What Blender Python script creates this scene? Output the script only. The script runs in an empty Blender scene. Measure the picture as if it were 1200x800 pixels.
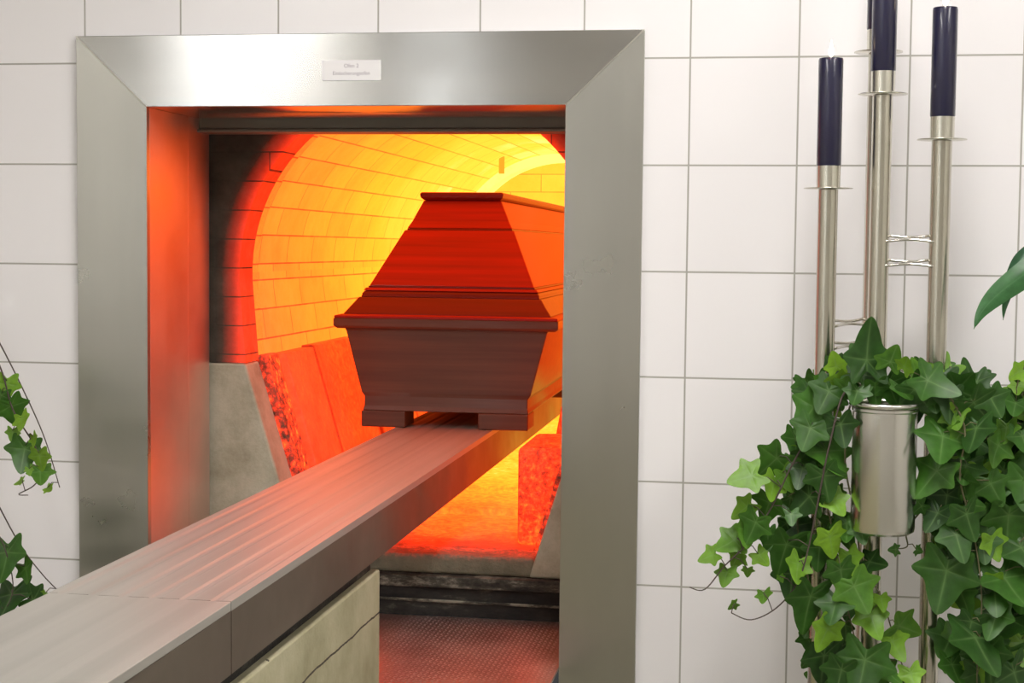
import bpy, bmesh, math, random
from mathutils import Vector, Matrix
random.seed(11)
S = bpy.context.scene
C = S.collection
PI = math.pi
LAMP_E, WIN_E, EXPO, FB0 = 19.0, 3.8, 0.0, .25

# ------------------------------------------------------------------ helpers
def link(name, bm, mat, parent=None, smooth=False, bevel=0, segs=2):
    bmesh.ops.recalc_face_normals(bm, faces=bm.faces)
    me = bpy.data.meshes.new(name); bm.to_mesh(me); bm.free()
    for p in me.polygons: p.use_smooth = smooth
    o = bpy.data.objects.new(name, me); C.objects.link(o)
    for m in (mat if isinstance(mat, (list, tuple)) else [mat]): me.materials.append(m)
    if bevel:
        b = o.modifiers.new('bevel', 'BEVEL'); b.width = bevel; b.segments = segs
        b.limit_method = 'ANGLE'; b.angle_limit = math.radians(35)
    if parent is not None:
        o.parent = parent
        if parent.parent is None: o.matrix_parent_inverse = Matrix.Translation(-Vector(parent.location))
    return o

def thing(name, label, cat, loc=(0, 0, 0), group=None):
    o = bpy.data.objects.new(name, None); C.objects.link(o)
    o.location = loc; o.empty_display_size = .05
    o['label'] = label; o['category'] = cat
    if group: o['group'] = group
    return o

def tag(o, label, cat, group=None):
    o['label'] = label; o['category'] = cat
    if group: o['group'] = group
    return o

def struct(o):
    o['kind'] = 'structure'; return o

def box(bm, x0, x1, y0, y1, z0, z1):
    vs = [bm.verts.new((x, y, z)) for x in (x0, x1) for y in (y0, y1) for z in (z0, z1)]
    for f in ((0, 1, 3, 2), (4, 6, 7, 5), (0, 4, 5, 1), (2, 3, 7, 6), (0, 2, 6, 4), (1, 5, 7, 3)):
        bm.faces.new([vs[i] for i in f])
    return bm

def B(*a):
    return box(bmesh.new(), *a)

def prism(bm, pts, y0, y1):
    """polygon of (x, z) extruded along y"""
    a = [bm.verts.new((x, y0, z)) for x, z in pts]
    b = [bm.verts.new((x, y1, z)) for x, z in pts]
    n = len(pts)
    fa = bm.faces.new(a); fb = bm.faces.new(b[::-1])
    for i in range(n):
        bm.faces.new((a[i], b[i], b[(i + 1) % n], a[(i + 1) % n]))
    if n > 4: bmesh.ops.triangulate(bm, faces=[fa, fb])
    return bm

def lathe(bm, prof, cx, cy, n=40):
    """profile of (r, z) turned about a vertical axis"""
    rings = []
    for r, z in prof:
        if r < 1e-6: rings.append([bm.verts.new((cx, cy, z))])
        else: rings.append([bm.verts.new((cx + r * math.cos(2 * PI * i / n), cy + r * math.sin(2 * PI * i / n), z)) for i in range(n)])
    for a, b in zip(rings, rings[1:]):
        for i in range(n):
            j = (i + 1) % n
            if len(a) == 1 and len(b) == 1: continue
            if len(a) == 1: bm.faces.new((a[0], b[j], b[i]))
            elif len(b) == 1: bm.faces.new((a[i], a[j], b[0]))
            else: bm.faces.new((a[i], a[j], b[j], b[i]))
    return bm

def tube(bm, pts, r, n=8, closed=False, r2=None):
    P = [Vector(p) for p in pts]; m = len(P); rings = []
    up = Vector((0.13, .2, .95)).normalized()
    for i, p in enumerate(P):
        if closed: d = P[(i + 1) % m] - P[i - 1]
        else: d = P[min(i + 1, m - 1)] - P[max(i - 1, 0)]
        d.normalize(); a = d.cross(up)
        if a.length < 1e-3: a = d.cross(Vector((1, 0, 0)))
        a.normalize(); b = d.cross(a).normalized()
        rr = r if r2 is None else r + (r2 - r) * i / (m - 1)
        rings.append([bm.verts.new(p + a * rr * math.cos(2 * PI * k / n) + b * rr * math.sin(2 * PI * k / n)) for k in range(n)])
    for i in range(m if closed else m - 1):
        A, Bq = rings[i], rings[(i + 1) % m]
        for k in range(n):
            bm.faces.new((A[k], A[(k + 1) % n], Bq[(k + 1) % n], Bq[k]))
    if not closed:
        bm.faces.new(rings[0][::-1]); bm.faces.new(rings[-1])
    return bm

def spline(pts, sub=5):
    P = [Vector(p) for p in pts]; out = []
    for i in range(len(P) - 1):
        p0, p1, p2, p3 = P[max(i - 1, 0)], P[i], P[i + 1], P[min(i + 2, len(P) - 1)]
        for k in range(sub):
            t = k / sub
            out.append(.5 * ((2 * p1) + (p2 - p0) * t + (2 * p0 - 5 * p1 + 4 * p2 - p3) * t * t + (3 * p1 - p0 - 3 * p2 + p3) * t ** 3))
    out.append(P[-1]); return out

# ------------------------------------------------------------------ materials
class NT:
    def __init__(s, name):
        s.m = bpy.data.materials.new(name); s.m.use_nodes = True
        s.t = s.m.node_tree; s.N = s.t.nodes; s.L = s.t.links
        s.b = s.N['Principled BSDF']; s.out = s.N['Material Output']
    def n(s, typ, **k):
        q = s.N.new(typ)
        for a, v in k.items(): setattr(q, a, v)
        return q
    def l(s, a, b): s.L.new(a, b)
    def math(s, op, a, b=None, c=None, clamp=False):
        q = s.n('ShaderNodeMath', operation=op); q.use_clamp = clamp
        for i, v in enumerate((a, b, c)):
            if v is None: continue
            if isinstance(v, (int, float)): q.inputs[i].default_value = v
            else: s.l(v, q.inputs[i])
        return q.outputs[0]
    def pos(s):
        tc = s.n('ShaderNodeTexCoord'); return tc.outputs['Object']
    def sep(s, v):
        q = s.n('ShaderNodeSeparateXYZ'); s.l(v, q.inputs[0]); return q.outputs
    def comb(s, x, y, z=0.0):
        q = s.n('ShaderNodeCombineXYZ')
        for i, v in enumerate((x, y, z)):
            if isinstance(v, (int, float)): q.inputs[i].default_value = v
            else: s.l(v, q.inputs[i])
        return q.outputs[0]
    def mapping(s, v, scale=(1, 1, 1)):
        q = s.n('ShaderNodeMapping'); q.inputs['Scale'].default_value = scale; s.l(v, q.inputs[0]); return q.outputs[0]
    def noise(s, v, scale, detail=4, rough=.55):
        q = s.n('ShaderNodeTexNoise'); q.inputs['Scale'].default_value = scale
        q.inputs['Detail'].default_value = detail; q.inputs['Roughness'].default_value = rough
        s.l(v, q.inputs['Vector']); return q.outputs['Fac']
    def ramp(s, v, stops, interp='LINEAR'):
        q = s.n('ShaderNodeValToRGB'); e = q.color_ramp; e.interpolation = interp
        while len(e.elements) < len(stops): e.elements.new(.5)
        for el, (p, c) in zip(e.elements, stops):
            el.position = p; el.color = tuple(c) + (1,) if len(c) == 3 else c
        s.l(v, q.inputs[0]); return q.outputs['Color']
    def maprange(s, v, a, b, c, d):
        q = s.n('ShaderNodeMapRange'); q.clamp = True
        for i, w in enumerate((a, b, c, d)): q.inputs[i + 1].default_value = w
        s.l(v, q.inputs[0]); return q.outputs[0]
    def bump(s, h, strength, dist=.01):
        q = s.n('ShaderNodeBump'); q.inputs['Strength'].default_value = strength
        q.inputs['Distance'].default_value = dist; s.l(h, q.inputs['Height'])
        s.l(q.outputs[0], s.b.inputs['Normal']); return q
    def set(s, **k):
        for a, v in k.items():
            s.b.inputs[a.replace('_', ' ')].default_value = v if not isinstance(v, tuple) else (tuple(v) + (1,))[:4]

def simple(name, col, rough=.5, metal=0., **k):
    t = NT(name); t.set(Base_Color=col, Roughness=rough, Metallic=metal, **k); return t.m

def brushed(name, axis, col=(.60, .60, .56), rough=.27, strength=.22, var=.05, aniso=0.0, rot=0.0):
    """stainless sheet brushed along an axis (0 x, 1 y, 2 z)"""
    t = NT(name); p = t.pos()
    sc = [160, 160, 160]; sc[axis] = 2
    h = t.noise(t.mapping(p, tuple(sc)), 1.0, 2, .5)
    if strength > .12: t.bump(h, strength * .1, .002)
    tg = t.n('ShaderNodeTangent', direction_type='RADIAL', axis='Z'); t.l(tg.outputs[0], t.b.inputs['Tangent'])
    t.set(Anisotropic=aniso, Anisotropic_Rotation=rot)
    sc2 = [9, 9, 9]; sc2[axis] = 1.2
    v = t.noise(t.mapping(p, tuple(sc2)), 1.0, 3)
    c0 = tuple(c * (1 - var) for c in col); c1 = tuple(min(1, c * (1 + var)) for c in col)
    t.l(t.ramp(v, [(.3, c0), (.7, c1)]), t.b.inputs['Base Color'])
    sm = t.noise(p, 6, 5)
    t.l(t.maprange(sm, .3, .7, rough * .85, rough * 1.2), t.b.inputs['Roughness'])
    t.set(Metallic=1.0)
    return t.m

HOT = [(0, (.0, .0, .0)), (.12, (.02, .001, .0)), (.3, (.36, .008, .001)), (.45, (1.0, .032, .004)), (.55, (1.6, .075, .010)),
       (.68, (2.2, .20, .018)), (.78, (2.6, .34, .022)), (.88, (2.9, .54, .026)), (.96, (3.0, .70, .05)), (1.0, (3.0, .90, .20))]

def hot(name, temp, base=(.16, .10, .07), bricks=None, grain=.05, grain_scale=90, bump=.35, crack=0.0, patch=.06, strength=1.0):
    """incandescent refractory: temp(t, xyz) gives the heat 0..1, which sets the colour it radiates"""
    t = NT(name); p = t.pos(); xyz = t.sep(p)
    T = temp(t, xyz)
    g = t.noise(p, grain_scale, 6, .7)
    T = t.math('ADD', T, t.math('MULTIPLY', t.math('SUBTRACT', g, .5), grain * 2))
    pt = t.noise(p, 5.5, 3)
    T = t.math('ADD', T, t.math('MULTIPLY', t.math('SUBTRACT', pt, .5), patch * 2))
    h = g
    if bricks:
        vec, w, hgt, mort, amount = bricks(t, xyz)
        br = t.n('ShaderNodeTexBrick'); t.l(vec, br.inputs['Vector'])
        br.inputs['Scale'].default_value = 1; br.inputs['Brick Width'].default_value = w; br.inputs['Row Height'].default_value = hgt
        br.inputs['Mortar Size'].default_value = mort; br.inputs['Mortar Smooth'].default_value = .4
        br.inputs['Color1'].default_value = (.44, .44, .44, 1); br.inputs['Color2'].default_value = (.56, .56, .56, 1)
        sb = t.n('ShaderNodeSeparateColor'); t.l(br.outputs['Color'], sb.inputs[0])
        T = t.math('ADD', T, t.math('MULTIPLY', t.math('SUBTRACT', sb.outputs[0], .5), .28))
        fac = t.math('MULTIPLY', br.outputs['Fac'], t.maprange(t.noise(p, 14, 3), .42, .62, .15, 1))
        T = t.math('SUBTRACT', T, t.math('MULTIPLY', fac, amount))
        h = t.math('SUBTRACT', g, t.math('MULTIPLY', br.outputs['Fac'], 1.4))
    T = t.math('ADD', T, 0.0, clamp=True)
    col = t.ramp(T, HOT)
    t.l(col, t.b.inputs['Emission Color']); t.set(Emission_Strength=strength, Roughness=.9)
    dk = tuple(c * .55 for c in base)
    bc = t.ramp(t.noise(p, 11, 5, .65), [(.35, dk), (.65, base)])
    t.l(bc, t.b.inputs['Base Color'])
    t.bump(h, bump, .006)
    return t.m

# ------------------------------------------------------------------ room
def tile_mat():
    t = NT('glazed white tile'); x, y, z = t.sep(t.pos())
    v = t.comb(x, z, 0.0)
    br = t.n('ShaderNodeTexBrick'); t.l(v, br.inputs['Vector']); br.offset = 0; br.squash = 1
    br.inputs['Scale'].default_value = 1; br.inputs['Brick Width'].default_value = .2; br.inputs['Row Height'].default_value = .2
    br.inputs['Mortar Size'].default_value = .0019; br.inputs['Mortar Smooth'].default_value = .25
    br.inputs['Color1'].default_value = (.85, .825, .84, 1); br.inputs['Color2'].default_value = (.875, .85, .865, 1)
    br.inputs['Mortar'].default_value = (.40, .385, .35, 1)
    t.l(br.outputs['Color'], t.b.inputs['Base Color'])
    t.l(t.maprange(br.outputs['Fac'], 0, 1, .16, .8), t.b.inputs['Roughness'])
    wav = t.noise(t.pos(), 7, 2)
    h = t.math('SUBTRACT', t.math('MULTIPLY', wav, .25), br.outputs['Fac'])
    t.bump(h, .35, .003)
    return t.m

M = {}
M['tile'] = tile_mat()
M['ceil'] = simple('ceiling paint', (.82, .81, .79), .9)
M['paint'] = simple('wall paint', (.60, .58, .53), .85)
def floor_mat():
    t = NT('grey floor tile'); x, y, z = t.sep(t.pos())
    br = t.n('ShaderNodeTexBrick'); t.l(t.comb(x, y), br.inputs['Vector']); br.offset = 0
    br.inputs['Scale'].default_value = 1; br.inputs['Brick Width'].default_value = .3; br.inputs['Row Height'].default_value = .3
    br.inputs['Mortar Size'].default_value = .003
    br.inputs['Color1'].default_value = (.25, .24, .20, 1); br.inputs['Color2'].default_value = (.29, .275, .23, 1); br.inputs['Mortar'].default_value = (.14, .13, .12, 1)
    t.l(br.outputs['Color'], t.b.inputs['Base Color']); t.set(Roughness=.4); return t.m
M['floor'] = floor_mat()

OX0, OX1, OZ0, OZ1 = -1.10, -.20, .30, 1.745      # hole in the tiled wall
bm = bmesh.new()
box(bm, -3.0, OX0, 0, .12, 0, 2.8); box(bm, OX1, 3.0, 0, .12, 0, 2.8)
box(bm, OX0, OX1, 0, .12, OZ1, 2.8); box(bm, OX0, OX1, 0, .12, 0, OZ0)
struct(link('wall_front', bm, M['tile']))
struct(link('floor', B(-3.0, 3.0, -5.0, .12, -.06, 0), M['floor']))
struct(link('ceiling', B(-3.0, 3.0, -5.0, .12, 2.8, 2.86), M['ceil']))
struct(link('wall_left', B(-3.06, -3.0, -5.0, .12, 0, 2.8), M['paint']))
struct(link('wall_right', B(3.0, 3.06, -5.0, .12, 0, 2.8), M['paint']))
struct(link('wall_back', B(-3.0, 3.0, -5.06, -5.0, 0, 2.8), M['paint']))

M['bright_pane'] = simple('bright window pane', (.8, .8, .8), .3, Emission_Color=(.93, .97, 1), Emission_Strength=WIN_E)
M['dim_pane'] = simple('dim window pane', (.8, .8, .8), .3, Emission_Color=(.93, .97, 1), Emission_Strength=WIN_E * .42)
M['winframe'] = simple('white window frame', (.7, .7, .68), .5)
for i, (x0, x1) in enumerate(((-2.84, -2.66), (-1.66, -1.34))):  # unseen windows added so the steel header reflects bright bands
    t = bpy.data.objects.new('unseen_window_%d' % (i + 1), None); C.objects.link(t); t.location = (x0, -5, 1.0); struct(t)
    link('pane', B(x0, x1, -4.999, -4.985, 1.0, 2.65), M['dim_pane' if i else 'bright_pane'], t)
    bm = bmesh.new(); box(bm, x0 - .05, x0, -5, -4.96, .95, 2.70); box(bm, x1, x1 + .05, -5, -4.96, .95, 2.70); box(bm, x0, x1, -5, -4.96, 2.65, 2.70); box(bm, x0, x1, -5, -4.96, .95, 1.0)
    link('frame', bm, M['winframe'], t)

# ceiling lamps that light the room (out of the picture, seen in the steel)
M['lampglass'] = simple('lit lamp diffuser', (.9, .9, .9), .5, Emission_Color=(1, .975, .94), Emission_Strength=LAMP_E)
M['lamphousing'] = simple('white lamp housing', (.8, .8, .8), .5)
for i, (x, y, lab) in enumerate([(-1.9, -3.1, 'long white ceiling lamp near the left wall behind the camera'), (.2, -1.5, 'long white ceiling lamp above the charging beam'),
                                 (1.9, -2.6, 'long white ceiling lamp near the right wall')]):
    t = thing('ceiling_lamp', lab, 'ceiling lamp', (x, y, 2.8), 'ceiling lamps')
    link('housing', B(x - .22, x + .22, y - .85, y + .85, 2.745, 2.80), M['lamphousing'], t, bevel=.006)
    link('diffuser', B(x - .20, x + .20, y - .83, y + .83, 2.725, 2.7449), M['lampglass'], t)

# ------------------------------------------------------------------ stainless door surround
F0, F1 = -.015, 0.0
FX0, FX1, FZ = -1.212, -.085, 1.852                 # outer edge
IX0, IX1, IZ = -1.065, -.232, 1.712                 # inner edge
M['steel_v'] = brushed('stainless brushed upright', 2, (.48, .47, .43), .30, .05, aniso=.6)
M['steel_h'] = brushed('stainless brushed across', 0, (.56, .555, .54), .21, .05, aniso=.8, rot=.25)
M['steel_jamb'] = brushed('glow tinted reveal', 0, (.78, .62, .56), .44, .05)  # pinkish base puts the furnace glow into the steel colour
M['weld'] = simple('ground weld seam', (.80, .79, .74), .35, 1.0)
sur = thing('door_surround', 'wide brushed stainless steel surround framing the glowing furnace opening', 'door frame', (-.65, 0, FB0))
link('jamb', prism(bmesh.new(), [(FX0, FB0), (FX0, FZ), (IX0, IZ), (IX0, FB0)], F0, F1), M['steel_v'], sur, bevel=.0006)
link('jamb', prism(bmesh.new(), [(FX1, FB0), (FX1, FZ), (IX1, IZ), (IX1, FB0)], F0, F1), M['steel_v'], sur, bevel=.0006)
link('header', prism(bmesh.new(), [(FX0, FZ), (FX1, FZ), (IX1, IZ), (IX0, IZ)], F0, F1), M['steel_h'], sur, bevel=.0015)
for (ax, bx) in ((FX0, IX0), (FX1, IX1)):
    bm = bmesh.new(); tube(bm, [(ax, F0, FZ), (bx, F0, IZ)], .0016, 6)
    link('mitre_weld', bm, M['weld'], sur)
# reveals running back through the wall
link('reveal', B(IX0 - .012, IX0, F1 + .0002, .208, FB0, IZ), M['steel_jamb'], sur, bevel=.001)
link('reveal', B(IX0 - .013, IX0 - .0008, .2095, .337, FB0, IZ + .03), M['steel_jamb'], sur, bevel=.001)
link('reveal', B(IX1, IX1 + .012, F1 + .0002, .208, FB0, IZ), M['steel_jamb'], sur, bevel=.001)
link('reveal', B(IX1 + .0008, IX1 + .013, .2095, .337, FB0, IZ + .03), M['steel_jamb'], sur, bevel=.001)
link('soffit', B(IX0, IX1, F1 + .0002, .255, IZ, IZ + .012), M['steel_h'], sur, bevel=.001)

# sign on the header
M['sign'] = simple('white plastic', (.86, .84, .85), .4)
M['ink'] = simple('grey ink', (.42, .38, .42), .7)
sg = thing('sign', 'small white label plate with two lines of grey writing on the steel header', 'sign', (-.6485, F0, 1.78))
link('plate', B(-.707, -.590, F0 - .002, F0 - .0001, 1.7605, 1.7995), M['sign'], sg, bevel=.0006)
def text(body, size, x, z, y, parent):
    cu = bpy.data.curves.new('lettering', 'FONT'); cu.body = body; cu.size = size; cu.align_x = 'CENTER'; cu.align_y = 'CENTER'; cu.extrude = .0002
    o = bpy.data.objects.new('lettering', cu); o.location = (x - parent.location.x, y - parent.location.y, z - parent.location.z)
    o.rotation_euler = (PI / 2, 0, 0); C.objects.link(o); cu.materials.append(M['ink'])
    bpy.context.view_layer.update()
    me = bpy.data.meshes.new_from_object(o.evaluated_get(bpy.context.evaluated_depsgraph_get()))
    q = bpy.data.objects.new('lettering', me); q.matrix_world = o.matrix_world; q.location = o.location; q.rotation_euler = o.rotation_euler
    bpy.data.objects.remove(o); C.objects.link(q); q.parent = parent; q.name = 'lettering'
text('Ofen 2', .0105, -.6485, 1.7885, F0 - .0022, sg)
text('Ein\u00e4scherungsofen', .0100, -.6485, 1.7745, F0 - .0022, sg)

# ------------------------------------------------------------------ furnace
CX, CZ, R = -.60, 1.380, .405
FY, BY = .36, 2.83
KX, KZ = .39, 1.181         # half width and height where the arch meets the leaning lower walls
BX, BZ = .262, .75          # the same at the sill
fur = thing('furnace', 'glowing brick-lined cremation furnace with arched chamber behind the steel opening', 'furnace', (CX, FY, 0))

def arch(r, kx=KX, kz=KZ, n=48):
    a0 = PI + math.asin((CZ - 1.34) / r)
    pts = [(CX - kx, kz)]
    for i in range(n + 1):
        a = (PI + (a0 - PI)) - i / n * (PI + 2 * (a0 - PI))
        pts.append((CX + r * math.cos(a), CZ + r * math.sin(a)))
    pts.append((CX + kx, kz)); return pts

# face of cool bricks round the mouth, hot along its lip
def t_face(t, xyz):
    dx = t.math('ADD', xyz[0], -CX); dz = t.math('ADD', xyz[2], -CZ)
    dz = t.math('MAXIMUM', dz, 0.0)
    d = t.math('SUBTRACT', t.math('SQRT', t.math('ADD', t.math('MULTIPLY', dx, dx), t.math('MULTIPLY', dz, dz))), R)
    return t.maprange(d, -.004, .055, .47, .0)
M['face'] = hot('front brickwork', t_face, (.10, .088, .07), lambda t, q: (t.comb(t.math('ADD', q[0], .31), t.math('ADD', q[2], .081)), .25, .064, .0016, .16), grain=.04, patch=.02, bump=.5)
M['face'].node_tree.nodes['Principled BSDF'].inputs['Specular IOR Level'].default_value = .1
A = arch(R); bm = bmesh.new(); rows = []
for x, z in A:
    dx, dz = x - CX, z - CZ
    if z < 1.30: ox, oz = CX + math.copysign(.62, dx), z
    else:
        k = min(.62 / max(abs(dx), 1e-6), .54 / max(dz, 1e-6)) if dz > 0 else .62 / abs(dx)
        ox, oz = CX + dx * k, CZ + dz * k
    rows.append([bm.verts.new(q) for q in ((x, FY, z), (ox, FY, oz), (ox, FY + .09, oz), (x, FY + .09, z))])
for p, q in zip(rows, rows[1:]):
    for i in range(4): bm.faces.new((p[i], p[(i + 1) % 4], q[(i + 1) % 4], q[i]))
bm.faces.new(rows[0]); bm.faces.new(rows[-1][::-1])
link('front_brickwork', bm, M['face'], fur)

def cast(name):
    t = NT(name); p = t.pos()
    c = t.ramp(t.noise(p, 9, 6, .7), [(.3, (.30, .285, .20)), (.55, (.47, .455, .35)), (.8, (.56, .54, .43))])
    t.l(c, t.b.inputs['Base Color']); t.set(Roughness=.92); t.bump(t.noise(p, 70, 6, .7), .5, .004); return t.m
M['cast'] = cast('cast refractory')
for s in (-1, 1):
    link('sill_block', prism(bmesh.new(), [(CX + s * .62, KZ - .002), (CX + s * KX, KZ - .002), (CX + s * .252, .727), (CX + s * .62, .727)], FY - .004, FY + .09), M['cast'], fur, bevel=.005)

# rough lip where the leaning walls begin
def t_lip(t, xyz): return t.maprange(xyz[1], FY + .08, FY + .175, .34, .50)
M['lip'] = hot('burnt refractory lip', t_lip, (.16, .09, .06), grain=.9, grain_scale=60, bump=1.0)
def lean(y0, y1, th, mat, name, side=-1, off=0.0, top=1.19):
    # slab leaning on the wall: outer face follows the wall line, inner face stands th proud
    def X(z): return BX + (KX - BX) * (z - BZ) / (KZ - BZ)
    pts = [(CX + side * (X(top) + .03), top), (CX + side * (X(top) - th), top + .004), (CX + side * (X(.765) - th), .765), (CX + side * (X(.765) + .03), .765)]
    return link(name, prism(bmesh.new(), pts, y0, y1), mat, fur, bevel=.004)

# vault
def t_vault(t, xyz):
    a = t.maprange(xyz[1], FY + .03, 2.0, .67, .92)
    b = t.maprange(xyz[2], 1.2, 1.78, -.01, .05)
    c = t.maprange(xyz[1], FY + .02, FY + .13, -.16, 0)
    return t.math('ADD', t.math('ADD', a, b), c)
def vb(t, q):
    ang = t.math('ARCTAN2', t.math('ADD', q[2], -CZ), t.math('ADD', q[0], -CX))
    return (t.comb(q[1], t.math('MULTIPLY', ang, R)), .21, .066, .0022, .065)
M['vault'] = hot('hot vault brick', t_vault, (.20, .13, .09), vb, grain=.02, grain_scale=60, patch=.045, bump=.5, strength=1.15)
def strip(prof, y0, y1, ny=1, th=.06):
    bm = bmesh.new(); rows = []
    c = Vector((CX, 0, CZ))
    for k in range(ny + 1):
        y = y0 + (y1 - y0) * k / ny
        rows.append([bm.verts.new((x, y, z)) for x, z in prof])
    outer = []
    for k in (0, ny):
        y = y0 if k == 0 else y1
        outer.append([bm.verts.new((CX + (x - CX) * (1 + th / R), y, CZ + (z - CZ) * (1 + th / R))) for x, z in prof])
    for k in range(ny):
        for i in range(len(prof) - 1):
            bm.faces.new((rows[k][i], rows[k][i + 1], rows[k + 1][i + 1], rows[k + 1][i]))
    for i in range(len(prof) - 1):
        bm.faces.new((outer[0][i], outer[1][i], outer[1][i + 1], outer[0][i + 1]))
        bm.faces.new((rows[0][i], outer[0][i], outer[0][i + 1], rows[0][i + 1]))
        bm.faces.new((rows[-1][i], rows[-1][i + 1], outer[1][i + 1], outer[1][i]))
    return bm
def t_ring(t, xyz): return t.maprange(xyz[1], FY, FY + .1, .46, .70)
M['ring'] = hot('mouth ring brick', t_ring, (.2, .1, .07), vb, grain=.10, grain_scale=120, patch=.05, bump=.8)
link('mouth_ring', strip(arch(R + .002), FY + .0905, FY + .135, 1, .04), M['ring'], fur)
link('vault', strip(arch(R + .010), FY + .14, BY, 24, .05), M['vault'], fur, smooth=False)

# the brighter ring of brick in front of the back wall
def t_c(v): return lambda t, xyz: t.math('ADD', t.math('MULTIPLY', xyz[1], 0.0), v)
M['arch'] = hot('white hot arch', t_c(1.0), (.2, .15, .1), grain=.02, patch=.03, strength=1.2)
link('back_arch', strip(arch(R - .028), BY - .16, BY - .01, 1, .028), M['arch'], fur)
M['back'] = hot('hot back wall', t_c(.90), (.2, .15, .1), lambda t, q: (t.comb(q[0], q[2]), .23, .066, .002, .06), grain=.02, patch=.03, strength=1.1)
link('back_wall', B(CX - .5, CX + .5, BY + .001, BY + .06, .70, 1.9), M['back'], fur)
M['rod'] = hot('glowing probe', t_c(.80), (.2, .1, .05), grain=.02, patch=.0)
bm = bmesh.new(); tube(bm, [(-.775, 2.45, 1.77), (-.775, 2.45, 1.70)], .010, 10); link('temperature_probe', bm, M['rod'], fur)

# leaning side walls made of slabs
def t_slab(t, xyz):
    a = t.maprange(xyz[1], .45, 2.2, .50, .62); b = t.maprange(xyz[2], .8, 1.15, -.015, .02)
    for y in (.780, 1.190, 1.625):     # open joints between the slabs run cooler
        g = t.maprange(t.math('ABSOLUTE', t.math('SUBTRACT', xyz[1], y)), .006, .022, -.22, 0); a = t.math('ADD', a, g)
    return t.math('ADD', a, b)
M['slab'] = hot('red hot slab', t_slab, (.2, .09, .06), grain=.14, grain_scale=70, patch=.06, bump=.7)
lean(FY + .086, FY + .175, .020, M['lip'], 'leaning_slab')
lean(FY + .086, FY + .175, .020, M['lip'], 'leaning_slab', 1)
for y0, y1, th, tp in ((.542, .775, .036, 1.188), (.785, 1.185, .030, 1.192), (1.195, 1.62, .034, 1.19), (1.63, 2.1, .03, 1.19), (2.11, 2.80, .03, 1.19)):
    lean(y0, y1, th, M['slab'], 'leaning_slab', -1, top=tp); lean(y0, y1, th, M['slab'], 'leaning_slab', 1, top=tp)

# hearth
def t_hearth(t, xyz):
    a = t.maprange(xyz[1], .37, .58, .26, .58); b = t.maprange(xyz[1], .58, 1.5, 0, .34)
    return t.math('ADD', a, b)
M['hearth'] = hot('hearth floor', t_hearth, (.24, .14, .09), grain=.24, grain_scale=60, patch=.10, bump=.9, strength=1.1)
link('hearth_floor', prism(bmesh.new(), [(CX - .42, .70), (CX - .42, .770), (CX + .42, .770), (CX + .42, .70)], .45, .88), M['hearth'], fur, bevel=.006)
bm = bmesh.new()
pts = [(.88, .786), (1.16, .786), (1.18, .796), (1.7, .796), (1.72, .80), (2.82, .80), (2.82, .70), (.88, .70)]
a = [bm.verts.new((CX - .42, y, z)) for y, z in pts]; b = [bm.verts.new((CX + .42, y, z)) for y, z in pts]
bm.faces.new(a); bm.faces.new(b[::-1])
for i in range(len(pts)): bm.faces.new((a[i], b[i], b[(i + 1) % len(pts)], a[(i + 1) % len(pts)]))
link('hearth_step', bm, M['hearth'], fur, bevel=.006)
def sill():
    def T(t, xyz):
        n = t.noise(t.pos(), 22, 6, .75)
        f = t.maprange(xyz[2], .752, .775, 0, .30); g = t.maprange(xyz[1], FY, FY + .09, 0, .22)
        return t.math('MULTIPLY', t.math('ADD', f, g), t.maprange(n, .35, .6, .72, 1.05))
    return T
M['sill'] = hot('sooty sill stone', sill(), (.26, .245, .17), grain=.25, grain_scale=120, patch=.0, bump=.9)
link('sill', B(CX - .27, CX + .262, FY, .449, .727, .770), M['sill'], fur, bevel=.006)

def soot_shade(name, cols, scale=14):  # mottled darks: soot on the ledge, painted shade in recess and gap
    t = NT(name); p = t.pos()
    t.l(t.ramp(t.noise(t.mapping(p, (1, 1, 2.6)), scale, 7, .72), cols), t.b.inputs['Base Color'])
    t.set(Roughness=.75); t.bump(t.noise(p, 60, 6, .7), .6, .004); return t.m
M['ledge'] = soot_shade('sooty steel ledge', [(.38, (.010, .010, .008)), (.5, (.05, .048, .035)), (.62, (.24, .23, .18))])
M['black'] = soot_shade('shade and bracket black', [(.40, (.004, .004, .004)), (.58, (.02, .02, .016)), (.72, (.12, .115, .09))], 9)  # black that paints in shade; the plate brackets share it
link('ledge', B(IX0 - .01, IX1 + .01, .338, .46, .700, .7255), M['ledge'], fur, bevel=.003)
link('recess_shade', B(IX0 - .01, IX1 + .01, .350, .46, .600, .6995), M['black'], fur, bevel=.003)  # dark panel standing in for the shaded recess under the ledge
bm = bmesh.new(); tube(bm, [(IX0, .347, .672), (IX1, .347, .668)], .0035, 6)
link('bead', bm, M['ledge'], fur)

# rough blocks standing along the right side of the hearth
def t_rb(v): return lambda t, xyz: t.math('ADD', t.maprange(xyz[2], .77, .9, .07, 0), v)
M['rb'] = hot('rough fire block', t_rb(.49), (.2, .09, .06), grain=.55, grain_scale=70, patch=.03, bump=1.0)
link('fire_block', prism(bmesh.new(), [(-.398, .770), (-.398, .992), (-.24, .997), (-.24, .93), (-.33, .770)], .50, .78), M['rb'], fur, bevel=.010)
link('fire_block', prism(bmesh.new(), [(-.40, .787), (-.352, 1.055), (-.25, 1.06), (-.29, .787)], .90, 1.12), M['rb'], fur, bevel=.012)

# the lifted furnace door, only its lower edge in the opening
M['door'] = simple('dark door steel', (.20, .185, .15), .6, .3)
dr = thing('furnace_door', 'dark horizontal lower edge of the raised furnace door under the steel header', 'door', (-.65, .30, 1.683))
link('door_leaf', B(-1.16, -.14, .275, .335, 1.690, 2.55), M['door'], dr, bevel=.003)
link('door_lip', B(-1.15, -.15, .265, .335, 1.683, 1.6895), M['door'], dr, bevel=.002)

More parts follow.
